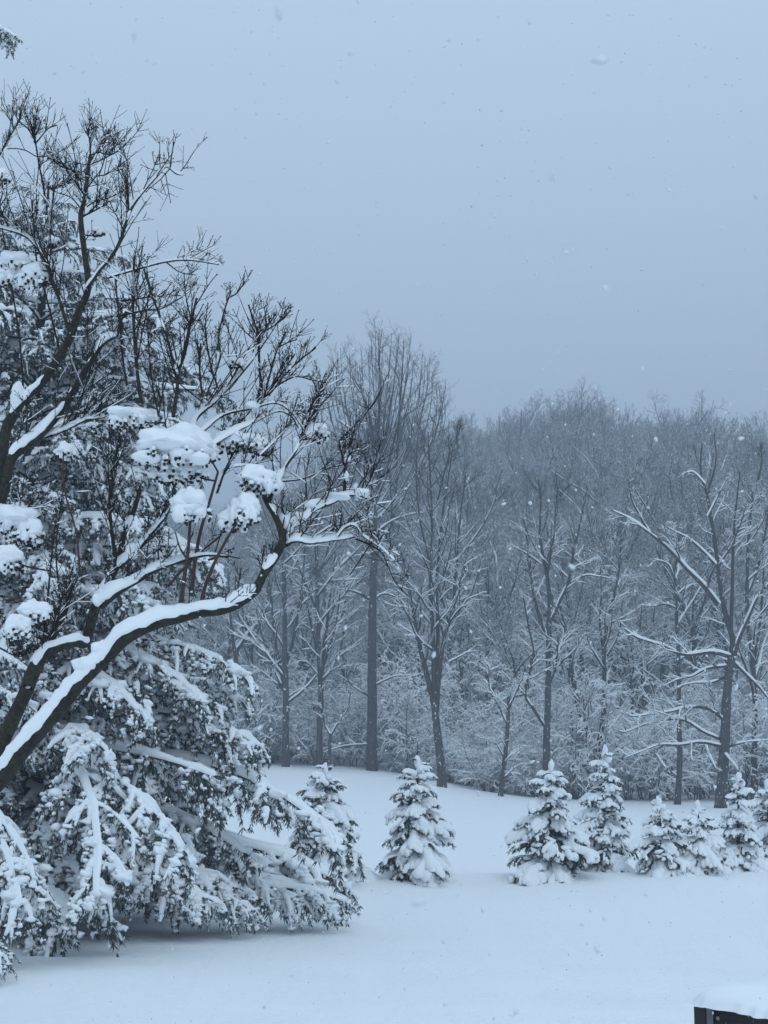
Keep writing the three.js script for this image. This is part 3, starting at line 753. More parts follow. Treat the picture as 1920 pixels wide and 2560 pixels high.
function spruce(label, px, baseY, topY, halfW, d, seed, bare = 0, leader = 0.1) {
  const rand = rng(seed), base = at(px, baseY, d), h = at(px, topY, d).y - base.y, R = 1.1 * halfW * d / F;
  base.y = Math.min(base.y, ground(base.x, base.z) + 0.05);
  const top = at(px, topY, d).y - base.y;
  const root = thing('spruce', label, 'young spruce', base, 'young spruces in a row across the field');
  root.rotation.set((rand() - 0.5) * 0.08, 0, (rand() - 0.5) * 0.1);
  const b = new MB(); b.tube([V(0, -0.1, 0), V(0, top * 0.5, 0), V(0, top, 0)], [0.05, 0.03, 0.006], 6).build('trunk', M.pineWood, root);
  let n = 0;
  for (let y = 0.1; y < top * 0.95; y += lerp(0.24, 0.15, y / top) * (0.8 + 0.4 * rand())) {
    const t = y / top, k = t > 0.85 ? 3 : t > 0.6 ? 5 : 6, off = rand() * 6.28;
    const r = R * (1.06 * Math.pow(1 - t, 0.66) + 0.05) * (0.92 + 0.16 * rand());
    for (let c = 0; c < k; c++) {
      const a = off + (c + (rand() - 0.5) * 0.7) / k * 6.283, l = r * (0.68 + 0.42 * rand());
      let f = Math.floor(rand() * 10);
      const west = Math.cos(a) < -0.2;
      if (bare && west && rand() < bare) f = rand() < 0.5 ? 8 : 6;
      bough(root, spruceForms[f], V(0, Math.max(0.05, y + (rand() - 0.5) * 0.2), 0), -a, lerp(-0.14, 0.5, t * t) + (rand() - 0.5) * 0.55, l, (rand() - 0.5) * 0.5);
      n++;
    }
    if (t < 0.85) for (let c = 0; c < 4; c++) {            // short bare inner boughs keep the heart of the tree dark
      bough(root, spruceForms[c % 2 ? 8 : 6], V(0, y + 0.05 * rand(), 0), rand() * 6.28, (rand() - 0.6) * 0.6, r * (0.5 + 0.25 * rand()), (rand() - 0.5) * 0.6);
      n++;
    }
  }
  const cap = new MB();
  cap.lump(V(0, top * 0.955, 0), 0.055, 0.12, 0.055, { seed, amp: 0.35, m: 9, n: 7 });
  cap.lump(V(0.06, top * 0.89, 0.03), 0.07, 0.06, 0.06, { seed: seed + 3, amp: 0.35, m: 9, n: 7 });
  cap.lump(V(-0.06, top * 0.86, 0.04), 0.07, 0.06, 0.06, { seed: seed + 5, amp: 0.35, m: 9, n: 7 });
  cap.build('top_snow', M.snow, root);
  if (leader) { const l = new MB(); l.tube([V(0, top * 0.95, 0), V(0.01, top + leader, 0)], [0.012, 0.006], 4).build('leader', M.pineWood, root); }
  return n;
}
let nb = 0;
nb += spruce('snowy young spruce half hidden behind the long drooping evergreen bough', 812, 2192, 1912, 124, 27.6, 41, 0.1, 0);
nb += spruce('thin topped young spruce standing alone, its left side bare and dark', 1042, 2190, 1890, 106, 28, 42, 0.75, 0.25);
nb += spruce('wide young spruce with dark lower boughs, standing before the dark trunked tree', 1375, 2196, 1902, 104, 28, 43, 0.35, 0);
nb += spruce('tallest young spruce, close on the right of the wide one', 1508, 2192, 1862, 88, 29, 44, 0.1, 0.08);
nb += spruce('small heavily covered young spruce, right of the tallest one', 1660, 2188, 1998, 84, 28, 45, 0.15, 0);
nb += spruce('smallest narrow young spruce, between the small heavily covered one and the right hand pair', 1757, 2180, 2008, 76, 28.3, 46, 0.15, 0.03);
nb += spruce('tall young spruce in front of the large right tree', 1845, 2180, 1932, 80, 29.2, 47, 0.2, 0.12);
nb += spruce('young spruce cut off by the right edge of the photo', 1925, 2174, 1952, 78, 30.4, 48, 0.2, 0);
console.log('spruce boughs', nb, 'tris', spruceForms[0].tris);

// ------------------------------------------------------------------ the near bare tree with seed heads
const NEAR = at(-330, 2100, 7.4);
NEAR.y = ground(NEAR.x, NEAR.z);
const nearTree = thing('seed_head_tree', 'near dark branched bare tree at the left with snow on its limbs and seed heads', 'bare tree', NEAR);
// limbs: [width at start, width at end, depth at start, depth at end, snow 0..1.5, points in photograph pixels]
const LIMBS = [
  [54, 12, 6.7, 7.0, 0.85, [-120, 2060, 0, 1945, 58, 1872, 145, 1772, 203, 1706, 270, 1636, 328, 1590, 386, 1560, 444, 1542, 502, 1532, 560, 1520, 600, 1508, 636, 1478, 664, 1427, 692, 1385, 707, 1350, 704, 1318, 686, 1284, 670, 1254, 656, 1225]],
  [13, 6, 7.0, 6.9, 1.1, [709, 1366, 739, 1352, 772, 1357, 827, 1351, 882, 1343]],
  [6, 2, 6.9, 6.8, 0, [880, 1343, 920, 1360, 954, 1381, 968, 1410, 990, 1458, 1020, 1490]],
  [5, 3, 6.9, 6.8, 0.6, [844, 1341, 862, 1320, 886, 1313, 906, 1337, 950, 1368, 985, 1400]],
  [4, 3, 6.8, 6.8, 0, [930, 1353, 900, 1400, 874, 1438]],
  [14, 4, 7.0, 7.2, 1.2, [704, 1325, 730, 1316, 760, 1300, 785, 1276, 827, 1259, 870, 1238, 900, 1236, 924, 1214, 946, 1203]],
  [4, 2, 7.1, 7.2, 0, [900, 1240, 940, 1258, 980, 1282]],
  [9, 3, 7.1, 7.1, 0.3, [861, 1238, 862, 1170, 857, 1149, 846, 1102]],
  [5, 3, 7.1, 7.1, 0, [862, 1170, 874, 1124, 886, 1073]],
  [4, 2, 7.1, 7.1, 0, [846, 1104, 888, 1062, 937, 1007, 950, 985]],
  [12, 4, 7.0, 7.3, 0.9, [672, 1252, 686, 1220, 709, 1174, 739, 1128, 756, 1082, 775, 1046, 797, 1021]],
  [5, 3, 7.2, 7.2, 0.3, [751, 1062, 781, 1011, 794, 988]],
  [8, 3, 7.0, 6.9, 1.2, [656, 1228, 640, 1215, 618, 1224, 606, 1235]],
  [6, 3, 7.2, 7.3, 0.8, [696, 1204, 760, 1196, 820, 1170, 860, 1160, 900, 1140]],
  [40, 11, 6.9, 7.4, 0.4, [-60, 1990, 60, 1740, 108, 1640, 180, 1600, 208, 1606, 231, 1533, 252, 1494, 278, 1440, 293, 1402, 312, 1330, 328, 1286, 350, 1225]],
  [26, 8, 6.9, 7.3, 0.6, [70, 1720, 110, 1640, 143, 1575, 165, 1520, 180, 1460]],
  [11, 5, 7.2, 7.3, 0.6, [291, 1412, 279, 1324, 274, 1247, 284, 1180, 287, 1140]],
  [14, 6, 7.2, 7.1, 1, [300, 1417, 330, 1390, 355, 1363, 390, 1320, 417, 1286, 440, 1240]],
  [22, 7, 7.0, 7.0, 1.4, [250, 1516, 300, 1476, 345, 1446, 386, 1424, 463, 1398, 520, 1385, 570, 1392]],
  [36, 8, 7.3, 7.7, 0.5, [-90, 1500, -20, 1330, 0, 1215, 17, 1071, 52, 1019, 104, 949, 168, 856, 197, 781, 217, 723, 210, 613, 202, 530, 209, 499, 219, 429, 226, 387]],
  [5, 3, 7.7, 7.7, 0, [226, 387, 223, 345, 213, 329]],
  [30, 8, 7.3, 7.5, 1, [-40, 1340, 8, 1240, 35, 1147, 89, 1100, 127, 1054, 168, 1001, 200, 950, 231, 903, 260, 860, 289, 833, 310, 790, 330, 760]],
  [10, 5, 7.4, 7.3, 1.2, [112, 1093, 166, 1074, 216, 1050, 262, 1043]],
  [12, 4, 7.5, 7.7, 0.7, [217, 722, 249, 676, 278, 642, 300, 605, 314, 560, 330, 520, 350, 490, 393, 440, 417, 417, 440, 434, 457, 437]],
  [8, 4, 7.5, 7.6, 0.2, [270, 694, 347, 672, 417, 654, 466, 650, 510, 655, 545, 661]],
  [4, 2, 7.6, 7.6, 0.2, [466, 650, 505, 628, 540, 610]],
  [10, 6, 7.4, 7.3, 1.3, [174, 833, 155, 770, 133, 706, 104, 637, 70, 595, 35, 579, 0, 570]],
  [10, 6, 7.1, 7.2, 0, [353, 1007, 341, 910, 334, 806, 332, 740, 336, 640]],
  [7, 4, 7.2, 7.3, 0, [317, 962, 307, 899, 300, 812, 292, 740, 289, 694]],
  [10, 6, 7.0, 7.1, 0, [433, 1042, 443, 971, 446, 932, 462, 885, 476, 812, 491, 748]],
  [8, 5, 7.0, 7.1, 0.2, [444, 935, 433, 900, 416, 839, 399, 789, 380, 736, 360, 675]],
  [4, 3, 7.1, 7.1, 0, [475, 812, 468, 800, 461, 788]],
  [5, 4, 7.0, 7.1, 0, [515, 991, 550, 895, 547, 839, 562, 773, 578, 727]],
  [4, 3, 7.1, 7.1, 0, [571, 745, 592, 733, 612, 704]],
  [5, 4, 7.0, 7.0, 0, [545, 971, 529, 922, 519, 872, 512, 809]],
  [6, 5, 7.0, 7.0, 0, [505, 985, 499, 922, 502, 859]],
  [13, 5, 7.1, 7.3, 0.5, [476, 1085, 492, 1044, 532, 1008, 582, 958, 631, 899, 650, 870]],
  [8, 6, 7.1, 7.2, 0.3, [575, 1082, 604, 1050, 630, 1020, 650, 994, 664, 974]],
  [9, 4, 7.2, 7.3, 0, [640, 1008, 651, 970, 648, 900, 645, 839, 632, 795, 622, 763]],
  [4, 3, 7.2, 7.2, 0, [645, 842, 630, 818, 618, 792]],
  [4, 3, 7.2, 7.2, 0, [645, 856, 618, 834, 595, 811]],
  [5, 3, 7.2, 7.2, 0, [648, 834, 678, 819, 713, 794]],
  [6, 4, 7.2, 7.3, 0, [658, 1000, 675, 935, 691, 879, 714, 831]],
  [4, 3, 7.2, 7.2, 0, [693, 870, 718, 857, 742, 849]],
  [6, 4, 7.2, 7.2, 0, [662, 995, 700, 940, 737, 886]],
  [5, 4, 7.2, 7.2, 0, [670, 990, 737, 912, 789, 870]],
  [5, 3, 7.2, 7.2, 0.2, [670, 985, 700, 960, 741, 942, 780, 950, 817, 958]],
  [4, 3, 7.2, 7.2, 0, [680, 965, 700, 925, 721, 895]],
  [8, 4, 7.0, 7.2, 0.85, [528, 1116, 575, 1087, 631, 1058, 698, 1028, 728, 1041, 744, 1068]],
  [8, 4, 7.1, 7.2, 0.85, [505, 1080, 559, 1038, 631, 1021, 691, 1008, 728, 1031, 760, 1075]],
  [7, 4, 7.0, 7.1, 0.1, [542, 1233, 565, 1170, 585, 1131, 615, 1074]],
  [5, 3, 7.0, 7.1, 0.3, [585, 1167, 630, 1160, 678, 1150]],
  [5, 3, 7.0, 7.1, 0.3, [651, 1137, 690, 1100, 721, 1071]],
  [4, 3, 7.0, 7.1, 0, [413, 922, 450, 960, 505, 1005]],
  [4, 3, 7.0, 7.0, 0, [396, 1042, 405, 990, 419, 945]],
  [4, 3, 6.9, 6.9, 0, [423, 1112, 416, 1075, 410, 1020, 405, 960]],
  [5, 3, 7.1, 7.1, 0, [396, 1040, 383, 971, 372, 870, 366, 779]],
  [5, 3, 7.3, 7.3, 0.2, [290, 756, 373, 743, 452, 739]],
  [6, 3, 7.3, 7.3, 0.3, [290, 792, 366, 776, 399, 773, 443, 749, 486, 720]],
  [4, 2, 7.3, 7.3, 0.1, [336, 812, 373, 829, 413, 865, 436, 865]],
  [4, 2, 7.3, 7.3, 0.1, [373, 829, 400, 820, 420, 815]],
  [4, 2, 7.6, 7.6, 0, [416, 656, 449, 680, 492, 688]],
  [6, 3, 7.6, 7.6, 0, [-10, 400, 0, 385, 12, 363, 36, 322, 50, 294, 57, 269]],
  [3, 2, 7.6, 7.6, 0, [35, 321, 26, 302, 17, 289]],
  [7, 3, 7.7, 7.7, 0, [140, 620, 120, 540, 109, 471, 103, 439, 97, 409, 89, 359, 82, 341, 68, 320, 48, 305]],
  [7, 6, 7.7, 7.7, 0, [88, 358, 86, 342, 85, 326]],
  [4, 3, 7.7, 7.7, 0, [90, 358, 109, 334, 121, 321, 143, 313]],
  [3, 3, 7.7, 7.7, 0, [221, 413, 199, 409, 175, 403, 159, 409, 143, 404, 115, 391, 91, 391, 66, 377, 46, 372, 20, 372]],
  [3, 2, 7.7, 7.7, 0, [99, 413, 123, 397, 139, 385, 173, 367]],
  [6, 3, 7.7, 7.7, 0.2, [227, 387, 247, 380, 265, 386, 286, 383, 307, 372]],
  [3, 3, 7.7, 7.7, 0, [249, 380, 257, 365, 265, 349]],
  [3, 3, 7.7, 7.7, 0, [247, 441, 256, 415, 265, 386, 280, 348]],
  [3, 2, 7.7, 7.7, 0, [286, 382, 287, 368, 288, 356]],
  [4, 3, 7.7, 7.7, 0, [225, 413, 255, 399, 286, 383]],
  [4, 2, 7.7, 7.7, 0, [239, 441, 263, 437, 278, 430, 306, 423]],
  [5, 3, 7.7, 7.7, 0, [203, 455, 179, 425, 159, 419, 131, 403]],
  [6, 5, 7.7, 7.7, 0, [119, 467, 131, 473, 159, 461, 177, 457]],
  [6, 4, 7.7, 7.7, 0, [225, 497, 209, 485, 191, 459, 173, 437]],
  [4, 3, 7.7, 7.7, 0, [201, 520, 179, 495, 139, 479, 117, 467]],
  [7, 6, 7.7, 7.7, 0, [322, 540, 320, 505, 318, 469, 314, 447]],
  [4, 3, 7.7, 7.7, 0, [217, 517, 239, 503, 265, 497, 298, 483, 318, 469]],
  [6, 4, 7.7, 7.7, 0.5, [203, 543, 229, 530, 267, 511]],
  [6, 3, 7.6, 7.6, 0, [150, 880, 120, 760, 90, 640, 84, 560, 80, 500]],
  [6, 3, 7.6, 7.6, 0, [60, 1010, 50, 860, 30, 720, 10, 600, -5, 520]],
  [5, 3, 7.3, 7.3, 0, [150, 1500, 140, 1380, 148, 1290, 165, 1180, 168, 1080]],
  [6, 4, 7.0, 7.0, 0, [100, 1660, 115, 1540, 128, 1400, 140, 1290]],
  [5, 3, 7.1, 7.1, 0.2, [0, 1290, 60, 1275, 125, 1265]],
  [5, 2, 7.0, 7.0, 0, [0, 1620, 40, 1640, 62, 1640]],
];
// shoots of a redder bark that carry the snow capped seed heads
const SHOOTS = [
  [13, 7, 6.9, 6.9, 0, [452, 1515, 460, 1450, 470, 1380, 475, 1310]],
  [12, 6, 7.0, 7.0, 0, [478, 1490, 488, 1400, 503, 1322, 525, 1250, 545, 1180]],
  [12, 6, 6.9, 6.9, 0, [502, 1518, 512, 1470, 535, 1410, 560, 1360, 590, 1310]],
  [7, 4, 7.0, 7.0, 0, [420, 1465, 480, 1400, 560, 1330, 580, 1300]],
  [6, 3, 7.0, 7.0, 0, [470, 1400, 450, 1370, 438, 1330]],
  [6, 3, 7.0, 7.0, 0, [520, 1400, 560, 1390, 600, 1396]],
  [6, 4, 7.1, 7.1, 0, [200, 1440, 190, 1330, 160, 1220, 158, 1130]],
];
{
  const rand = rng(55), along = [], fine = new MB(), fineSnow = new MB();
  const S = (d) => d / F / 2;
  const node = (b, p, r) => b.grain(p, r, r, r);
  function twig(p, d, len, r, level) {
    const n = level ? 3 : 5, pts = [p.clone()], rad = [r], q = p.clone(), e = d.clone();
    for (let k = 1; k <= n; k++) { e.x += (rand() - 0.5) * 0.16; e.y += (rand() - 0.5) * 0.16 + 0.04; e.z += (rand() - 0.5) * 0.16; e.normalize(); q.addScaledVector(e, len / n); pts.push(q.clone()); rad.push(r * (1 - 0.4 * k / n)); }
    fine.tube(pts, rad, level ? 3 : 4, 0, false);
    node(fine, q, r * 1.5);
    for (let k = 1; k < n; k++) if (rand() < (level ? 0.25 : 0.6)) node(fine, pts[k], rad[k] * 1.7);
    if (Math.abs(e.y) < 0.7 && rand() < 0.45) fineSnow.ridge(pts, rad, r * 2.0 * (0.5 + rand()), { m: 5, lo: 0.5, hi: 0.9, wide: 1.3, freq: 14, patch: 0.35, seed: len * 9 });
    if (level < 2) {
      const c = level ? 1 + Math.floor(rand() * 1.6) : 3;
      for (let k = 0; k < c; k++) {
        const j = 1 + Math.floor(rand() * (n - 1)), dir = V().subVectors(pts[j + 1], pts[j]).normalize();
        const ax = V(rand() - 0.5, rand() - 0.5, (rand() - 0.5) * 0.7).cross(dir).normalize();
        for (const s of rand() < 0.45 ? [1, -1] : [1]) twig(pts[j], dir.clone().multiplyScalar(0.7).addScaledVector(ax, s * 0.72).normalize(), len * (0.25 + 0.4 * rand()), r * 0.72, level + 1);
      }
    }
  }
  const build = (row, mat) => {
    const [w0, w1, d0, d1, snowy, list] = row, N = list.length / 2, pts = [], rad = [];
    for (let k = 0; k < N; k++) { const d = lerp(d0, d1, k / (N - 1)) + (k && k < N - 1 ? (rand() - 0.5) * 0.06 : 0), jx = w0 > 20 && k > 1 && k < N - 1 ? 9 : 0; pts.push(at(list[2 * k] + (rand() - 0.5) * jx, list[2 * k + 1] + (rand() - 0.5) * jx, d).sub(NEAR)); rad.push(lerp(w0, w1, Math.pow(k / (N - 1), 0.8)) * S(d)); }
    const [P, R] = resample(pts, rad, N * (w0 > 20 ? 9 : 5));
    const b = new MB();
    b.tube(P, R, w0 > 20 ? 14 : w0 > 8 ? 8 : 5, w0 > 20 ? 0.12 : 0.06);
    if (w0 < 12) for (let k = 2; k < P.length; k += 4) node(b, P[k], R[k] * 1.55);
    const o = b.build(w0 > 7 ? 'limb' : 'twig', mat, nearTree);
    if (snowy) {
      const s = new MB(), thick = w0 > 20 ? 0.034 : w0 > 8 ? 0.038 : 0.024;
      s.ridge(P, R, thick * snowy, { m: w0 > 20 ? 14 : 9, lo: 0.38, hi: 0.82, wide: 1.06, lump: 0.42, freq: w0 > 20 ? 9 : 11, patch: w0 > 50 ? 0.14 : snowy > 0.9 ? 0.2 : 0.4, rel: w0 > 20 ? 2 : 3.2, jag: 0.3, seed: w0 + list[0] });
      s.build('limb_snow', M.snow, o);
    }
    P.forEach((p, k) => along.push([p, R[k]]));
    return [P, R];
  };
  for (const row of LIMBS) {
    const w = row[0], [P, R] = build(row, w > 9 ? M.bark : M.twig);
    const last = row[5].length, tipX = row[5][last - 2], upper = row[5][1] < 1350, left = tipX < 330, n = w > 30 ? 12 : w > 9 ? (left ? 18 : 12) : w > 4 ? (left ? 11 : 8) : left ? 5 : 4;
    for (let k = 0; k < n; k++) {
      const t = lerp(w > 30 ? 0.45 : 0.15, 0.98, (k + rand()) / n), i = Math.min(P.length - 2, Math.floor(t * (P.length - 1)));
      const dir = V().subVectors(P[i + 1], P[i]).normalize();
      const d = dir.multiplyScalar(0.6).add(V((rand() - 0.45) * 1.3, 0.25 + 0.7 * rand(), (rand() - 0.5) * 0.9)).normalize();
      const len = (w > 9 ? 0.22 + (left ? 0.42 : 0.3) * rand() : 0.1 + 0.3 * rand() * rand()) * (upper ? 1 : 0.6) * (left ? 1 : 0.85) * (1 - 0.4 * t);
      twig(P[i], d, len, (w > 9 ? 3.4 : 2.6) * S(7.2) * (0.8 + 0.4 * rand()), w > 4 ? 0 : 1);
    }
  }
  for (const row of SHOOTS) build(row, M.redStem);
  const fm = fine.build('twig_spray', M.twig, nearTree);
  tag(fm, null, null, null, 'stuff');
  tag(fineSnow.build('twig_snow', M.snow, nearTree), null, null, null, 'stuff');
  // trunk below the frame, from which the limbs part
  const tb = new MB(), root = (px, py, d) => at(px, py, d).sub(NEAR);
  const main = [V(0, -0.2, 0), V(0.04, 0.8, 0.1), root(-200, 2160, 6.9), root(-120, 2060, 6.7)];
  tb.tube(...resample(main, [0.13, 0.11, 0.085, 0.07], 18), 12, 0.1);
  tb.tube(...resample([V(0.02, 0.5, 0), root(-190, 2150, 7.0), root(-60, 1990, 6.9)], [0.08, 0.06, 0.043], 14), 10, 0.1);
  tb.tube(...resample([V(-0.04, 0.5, -0.05), root(-240, 1900, 7.3), root(-90, 1500, 7.3)], [0.09, 0.06, 0.04], 16), 10, 0.1);
  tb.build('trunk', M.bark, nearTree);

  // seed heads: panicles of small dark capsules, most under a cap of snow: [px, py, width, height, depth]
  const heads = [[322, 1046, 116, 58, 7.0], [432, 1120, 186, 104, 6.9], [508, 1124, 84, 60, 7.0], [475, 1268, 104, 80, 6.85], [614, 1276, 74, 74, 6.9], [586, 1300, 70, 54, 6.95], [645, 1200, 92, 66, 6.95], [792, 1082, 58, 46, 7.2], [575, 1105, 80, 52, 7.1], [640, 1110, 90, 50, 7.1], [590, 905, 40, 26, 7.2],
    [30, 1300, 120, 80, 7.1], [72, 1330, 70, 74, 7.1], [20, 1400, 80, 64, 7.0], [84, 1530, 76, 56, 6.9], [40, 1570, 70, 60, 6.8], [36, 660, 90, 58, 7.4], [80, 690, 86, 60, 7.4], [10, 690, 70, 50, 7.4], [245, 580, 34, 22, 7.6], [6, 440, 40, 36, 7.6], [128, 604, 40, 26, 7.5], [168, 1130, 60, 44, 7.3], [420, 1190, 80, 40, 7.0], [470, 1180, 80, 50, 7.0]];
  heads.forEach(([px, py, w, h, d], n) => {
    const c = root(px, py, d), s = d / F, rx = w / 2 * s, ry = h / 2 * s, b = new MB(), snow = new MB();
    let stem = V(c.x - 0.02, c.y - ry * 2.4, c.z), far = 0.5;
    for (const [p] of along) { const q = p.distanceTo(c) + (p.y > c.y - ry * 0.5 ? 0.2 : 0); if (q < far) { far = q; stem = p; } }
    b.tube([stem, stem.clone().lerp(c, 0.5).add(V(0.012, -0.012, 0)), c], [0.005, 0.004, 0.003], 5);
    const count = Math.round(14 + w * 0.34);
    for (let k = 0; k < count; k++) {
      const a = rand() * 6.28, e = Math.sqrt(rand()), f = V(c.x + Math.cos(a) * rx * e * 1.02, c.y - ry * (0.15 + 1.15 * rand() * (1.1 - 0.5 * e)), c.z + Math.sin(a) * rx * e * 0.9);
      b.tube([V(lerp(c.x, f.x, 0.3), lerp(c.y, f.y, 0.2), lerp(c.z, f.z, 0.3)), f], [0.0016, 0.0013], 3, 0, false);
      const r = 0.0055 + 0.003 * rand();
      b.lump(f, r, r * 1.4, r, { m: 6, n: 4, amp: 0.2, seed: k });
      if (rand() < 0.7) snow.lump(V(f.x, f.y + r * 1.6, f.z), r * (1.3 + rand()), r * (0.9 + rand()), r * 1.5, { m: 6, n: 4, amp: 0.3, seed: k + n });
    }
    const o = b.build('seed_head', M.seed, nearTree);
    snow.lump(V(c.x, c.y + ry * 0.15, c.z), rx, ry * 0.95, rx * 0.8, { m: 28, n: 18, amp: 0.33, freq: 1.9, seed: n * 7.3, flat: 0.4 });
    for (let k = 0; k < 5; k++) snow.lump(V(c.x + (rand() - 0.5) * rx * 1.7, c.y - ry * (0.1 + 0.5 * rand()), c.z + (rand() - 0.3) * rx), rx * (0.2 + 0.2 * rand()), ry * (0.3 + 0.3 * rand()), rx * 0.3, { m: 10, n: 7, amp: 0.35, seed: n + k * 3 });
    snow.build('snow_cap', M.snow, o);
  });
  // snow wedged in forks
    for (const [px, py, w, h, d] of [[712, 1304, 36, 56, 7.0], [722, 1240, 42, 36, 7.0], [690, 1215, 34, 40, 7.0], [868, 1140, 18, 30, 7.1], [866, 1190, 14, 24, 7.1], [845, 1232, 60, 24, 7.1], [786, 1264, 50, 34, 7.1], [905, 1232, 40, 26, 7.15], [715, 1385, 22, 44, 7.0], [20, 1000, 40, 70, 7.4], [235, 1640, 50, 40, 6.9], [200, 1690, 60, 44, 6.8], [308, 1385, 26, 40, 7.1], [445, 912, 18, 26, 7.05], [620, 985, 44, 22, 7.1], [300, 1560, 30, 40, 7.0], [262, 1590, 40, 34, 7.0]])
  {
    let c = root(px, py, d), best = null, far = 9;
    for (const [p, r] of along) { const q = p.distanceTo(c); if (q < far) { far = q; best = [p, r]; } }
    if (far > 0.03) c = V(best[0].x, best[0].y + best[1] + h * 0.2 * d / F, best[0].z);
    new MB().lump(c, w / 2 * d / F, h / 2 * d / F, w / 2.4 * d / F, { m: 16, n: 11, amp: 0.34, freq: 1.7, seed: px }).build('fork_snow', M.snow, nearTree);
  }
  console.log('near tree tris', fine.tris, fineSnow.tris);
}

// ------------------------------------------------------------------ the wooden box corner at the lower right
{
  const woodMap = noiseTexture(256, (x, y) => { const g = 0.5 * tiling(x * 0.3, y, 60, 31) + 0.5 * tiling(x, y, 20, 32), k = 0.10 + 0.11 * g; return [k * 1.08, k, k * 0.98]; }, true);
  woodMap.repeat.set(2, 2);
  const dark = std({ map: woodMap, bumpMap: woodMap, bumpScale: 0.004, roughness: 0.8 });
  const pale = std({ color: new THREE.Color().setRGB(0.42, 0.46, 0.46), roughness: 0.6, bumpMap: barkBump, bumpScale: 0.002 });
  const brown = std({ color: new THREE.Color().setRGB(0.032, 0.022, 0.018), roughness: 0.8, bumpMap: barkBump, bumpScale: 0.002 });
  const c0 = at(1765, 2510, 7.55), top = c0.y;
  const base = V(c0.x, ground(c0.x, c0.z), c0.z), h = top - base.y;
  const box = thing('wooden_bin', 'dark wooden bin at the lower right corner with a thick rounded cap of snow', 'wooden bin', base);
  const u = V(0.61, 0, 0.79), v = V(0.79, 0, -0.61), q45 = Math.SQRT1_2;      // u: along the dark side towards the camera, v: away to the right
  const put = (name, w, hh, l, m, p, yaw) => { const o = mesh(name, new THREE.BoxGeometry(w, hh, l), m, box); o.position.copy(p); o.rotation.y = yaw; return o; };
  const yaw = -Math.atan2(u.z, u.x), LU = 0.66, LV = 0.5, mid = V(0, 0, -0.0424);
  for (const [a, c] of [[0, 0], [1, 0], [0, 1], [1, 1]]) {
    const p = mid.clone().addScaledVector(u, a * LU).addScaledVector(v, c * LV);
    put('corner_post', 0.06, h, 0.06, pale, V(p.x, h / 2, p.z), Math.PI / 4);
    put('corner_board', 0.064, h - 0.006, 0.012, brown, V(p.x - 0.037 * q45, h / 2 - 0.003, p.z + 0.037 * q45), -Math.PI / 4);
  }
  const planks = 5, ph = h / planks;
  for (let s = 0; s < 4; s++) for (let k = 0; k < planks; k++) {
    const along = s < 2 ? LU : LV, dir = s < 2 ? u : v, p = mid.clone().addScaledVector(dir, along / 2);
    if (s === 1) p.addScaledVector(v, LV);
    if (s === 3) p.addScaledVector(u, LU);
    if (s === 0) p.addScaledVector(v, 0.045);
    put('plank', along - 0.05, ph - 0.008, 0.024, dark, V(p.x, h - ph * (k + 0.5) + 0.002, p.z), -Math.atan2(dir.z, dir.x));
  }
  put('lid', LU - 0.06, 0.03, LV - 0.1, dark, mid.clone().addScaledVector(u, LU / 2).addScaledVector(v, LV / 2 + 0.02).setY(h - 0.02), yaw);
  const rf = rng(17), fleck = new MB();
  for (let k = 0; k < 60; k++) { const e = 0.002 + 0.004 * rf() * rf(), p = mid.clone().addScaledVector(u, LU * rf()).addScaledVector(v, 0.032); fleck.grain(V(p.x, h - 0.02 - 0.5 * rf(), p.z), e, e * 1.4, e); }
  tag(fleck.build('snow_fleck', M.snow, box), null, null, null, 'stuff');
  for (const y of [h - 0.07, h - 0.3]) for (const a of [0.06, LU - 0.08]) { const p = mid.clone().addScaledVector(u, a).addScaledVector(v, 0.031); const bolt = put('bolt', 0.016, 0.016, 0.012, pale, V(p.x, y, p.z), yaw); }
  // the cap of snow: a rounded slab
  const n = 44, b = new MB(), hx = LU / 2 + 0.075, hz = LV / 2 + 0.075, thick = 0.118, pos = [], idx = [];
  for (let j = 0; j <= n; j++) for (let k = 0; k <= n; k++) {
    const s = k / n * 2 - 1, t = j / n * 2 - 1, e = (Math.abs(s) ** 5 + Math.abs(t) ** 5) ** 0.2, w = clamp(e);
    const x = s * hx, z = t * hz, dome = Math.sqrt(Math.max(0, 1 - w ** 3));
    const ragged = 1 + 0.05 * w ** 4 * (noise(x * 22, z * 22, 8) - 0.5) * 2;
    b.vert(x * ragged, dome * thick * (0.82 - 0.2 * s) * (0.9 + 0.2 * noise(x * 4, 3, z * 4)) - 0.012 * w + 0.012 * (noise(x * 16, 6, z * 16) - 0.5) * w ** 3, z * ragged, 0, 1, 0, x, z);
  }
  for (let j = 0; j < n; j++) for (let k = 0; k < n; k++) { const a = j * (n + 1) + k, c = a + n + 1; b.i.push(a, c, a + 1, a + 1, c, c + 1); }
  const g = b.geometry(); g.computeVertexNormals();
  const cap = mesh('snow_cap', g, M.snow, box);
  cap.position.copy(mid.clone().addScaledVector(u, LU / 2).addScaledVector(v, LV / 2).setY(h + 0.002));
  cap.rotation.y = yaw;
}

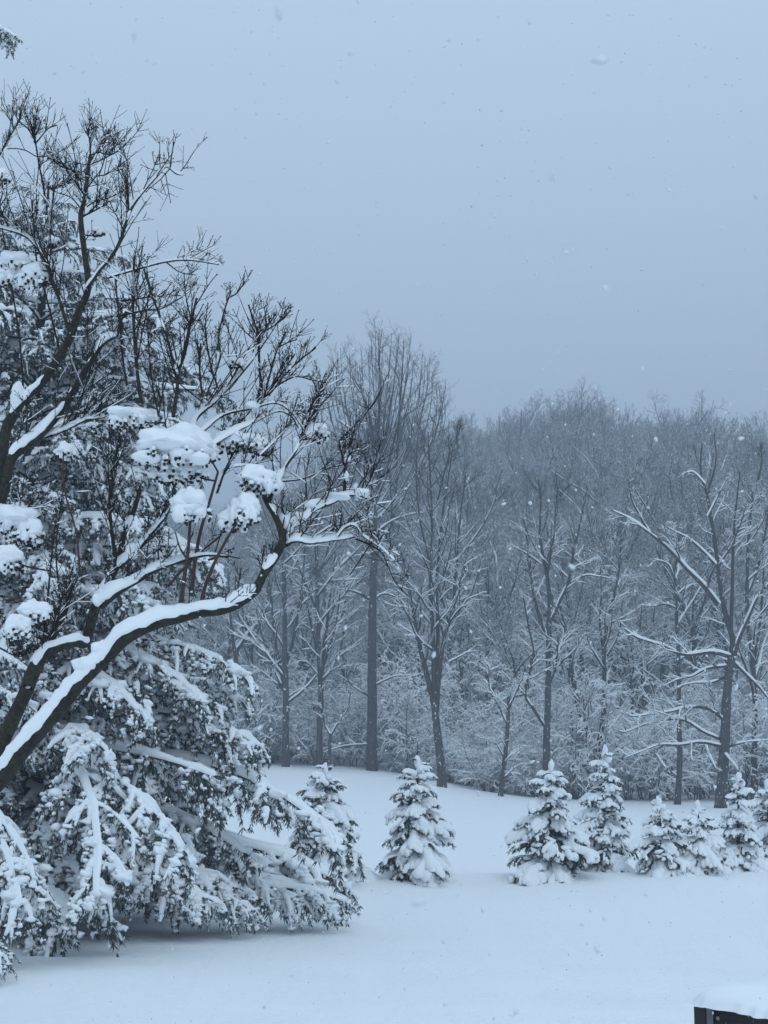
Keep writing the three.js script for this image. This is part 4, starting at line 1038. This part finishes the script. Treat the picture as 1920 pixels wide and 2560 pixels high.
// ------------------------------------------------------------------ falling snow
{
  const rand = rng(61), b = new MB();
  b.lump(V(0, 0, 0), 1, 0.7, 0.9, { m: 6, n: 4, amp: 0.5, seed: 3 });
  const flakes = [];
  for (let k = 0; k < 5200; k++) {
    const d = 2.2 + 62 * Math.pow(rand(), 0.62), y = rand() * Math.min(26, 3 + d * 0.5), x = (rand() - 0.5) * 2 * (0.27 * d + 0.4), s = (0.0035 + 0.013 * rand() ** 5) * (d > 14 ? 1.35 : 0.8);
    if (y < ground(x, -d) + 0.05) continue;
    flakes.push([V(x, y, -d), s]);
  }
  for (let k = 0; k < 900; k++) { const d = 4 + 12 * rand(), p = at(-60 + 2040 * rand(), -60 + 2680 * rand(), d); if (p.y > ground(p.x, p.z) + 0.05) flakes.push([p, 0.0022 + 0.0036 * rand()]); }
  for (const [px, py, d, s] of [[698, 33, 1.0, 0.003], [1500, 152, 1.1, 0.004], [337, 90, 1.6, 0.003], [842, 205, 1.8, 0.003], [1378, 445, 1.5, 0.003], [1048, 2255, 0.8, 0.004], [1492, 2372, 1.5, 0.003], [1290, 2530, 1.6, 0.003], [386, 159, 1.9, 0.003], [1518, 36, 1.9, 0.003], [822, 356, 2, 0.003], [1454, 2312, 2, 0.003], [1510, 2296, 2, 0.003]]) flakes.push([at(px, py, d), s]);
  for (let k = 0; k < 40; k++) flakes.push([at(1920 * rand(), 2560 * rand(), 1 + 2.2 * rand()), 0.0018 + 0.0016 * rand()]);
  const im = new THREE.InstancedMesh(b.geometry(), std({ color: new THREE.Color().setRGB(0.74, 0.77, 0.8), roughness: 0.95 }), flakes.length), q = new THREE.Quaternion();
  flakes.forEach(([p, s], k) => { q.setFromEuler(new THREE.Euler(rand() * 6, rand() * 6, rand() * 6)); im.setMatrixAt(k, new THREE.Matrix4().compose(p, q, V(s * (0.8 + 0.8 * rand()), s, s))); });
  im.name = 'falling_snow';
  im.castShadow = im.receiveShadow = true;
  scene.add(im);
  tag(im, 'loose snowflakes drifting down through the air', 'falling snow', null, 'stuff');
}

let total = 0; const seen = new Set();
scene.traverse((o) => { if (o.isMesh && !seen.has(o.geometry)) { seen.add(o.geometry); total += o.geometry.index.count / 3; } });
console.log('unique triangles', total);
renderer.render(scene, camera);
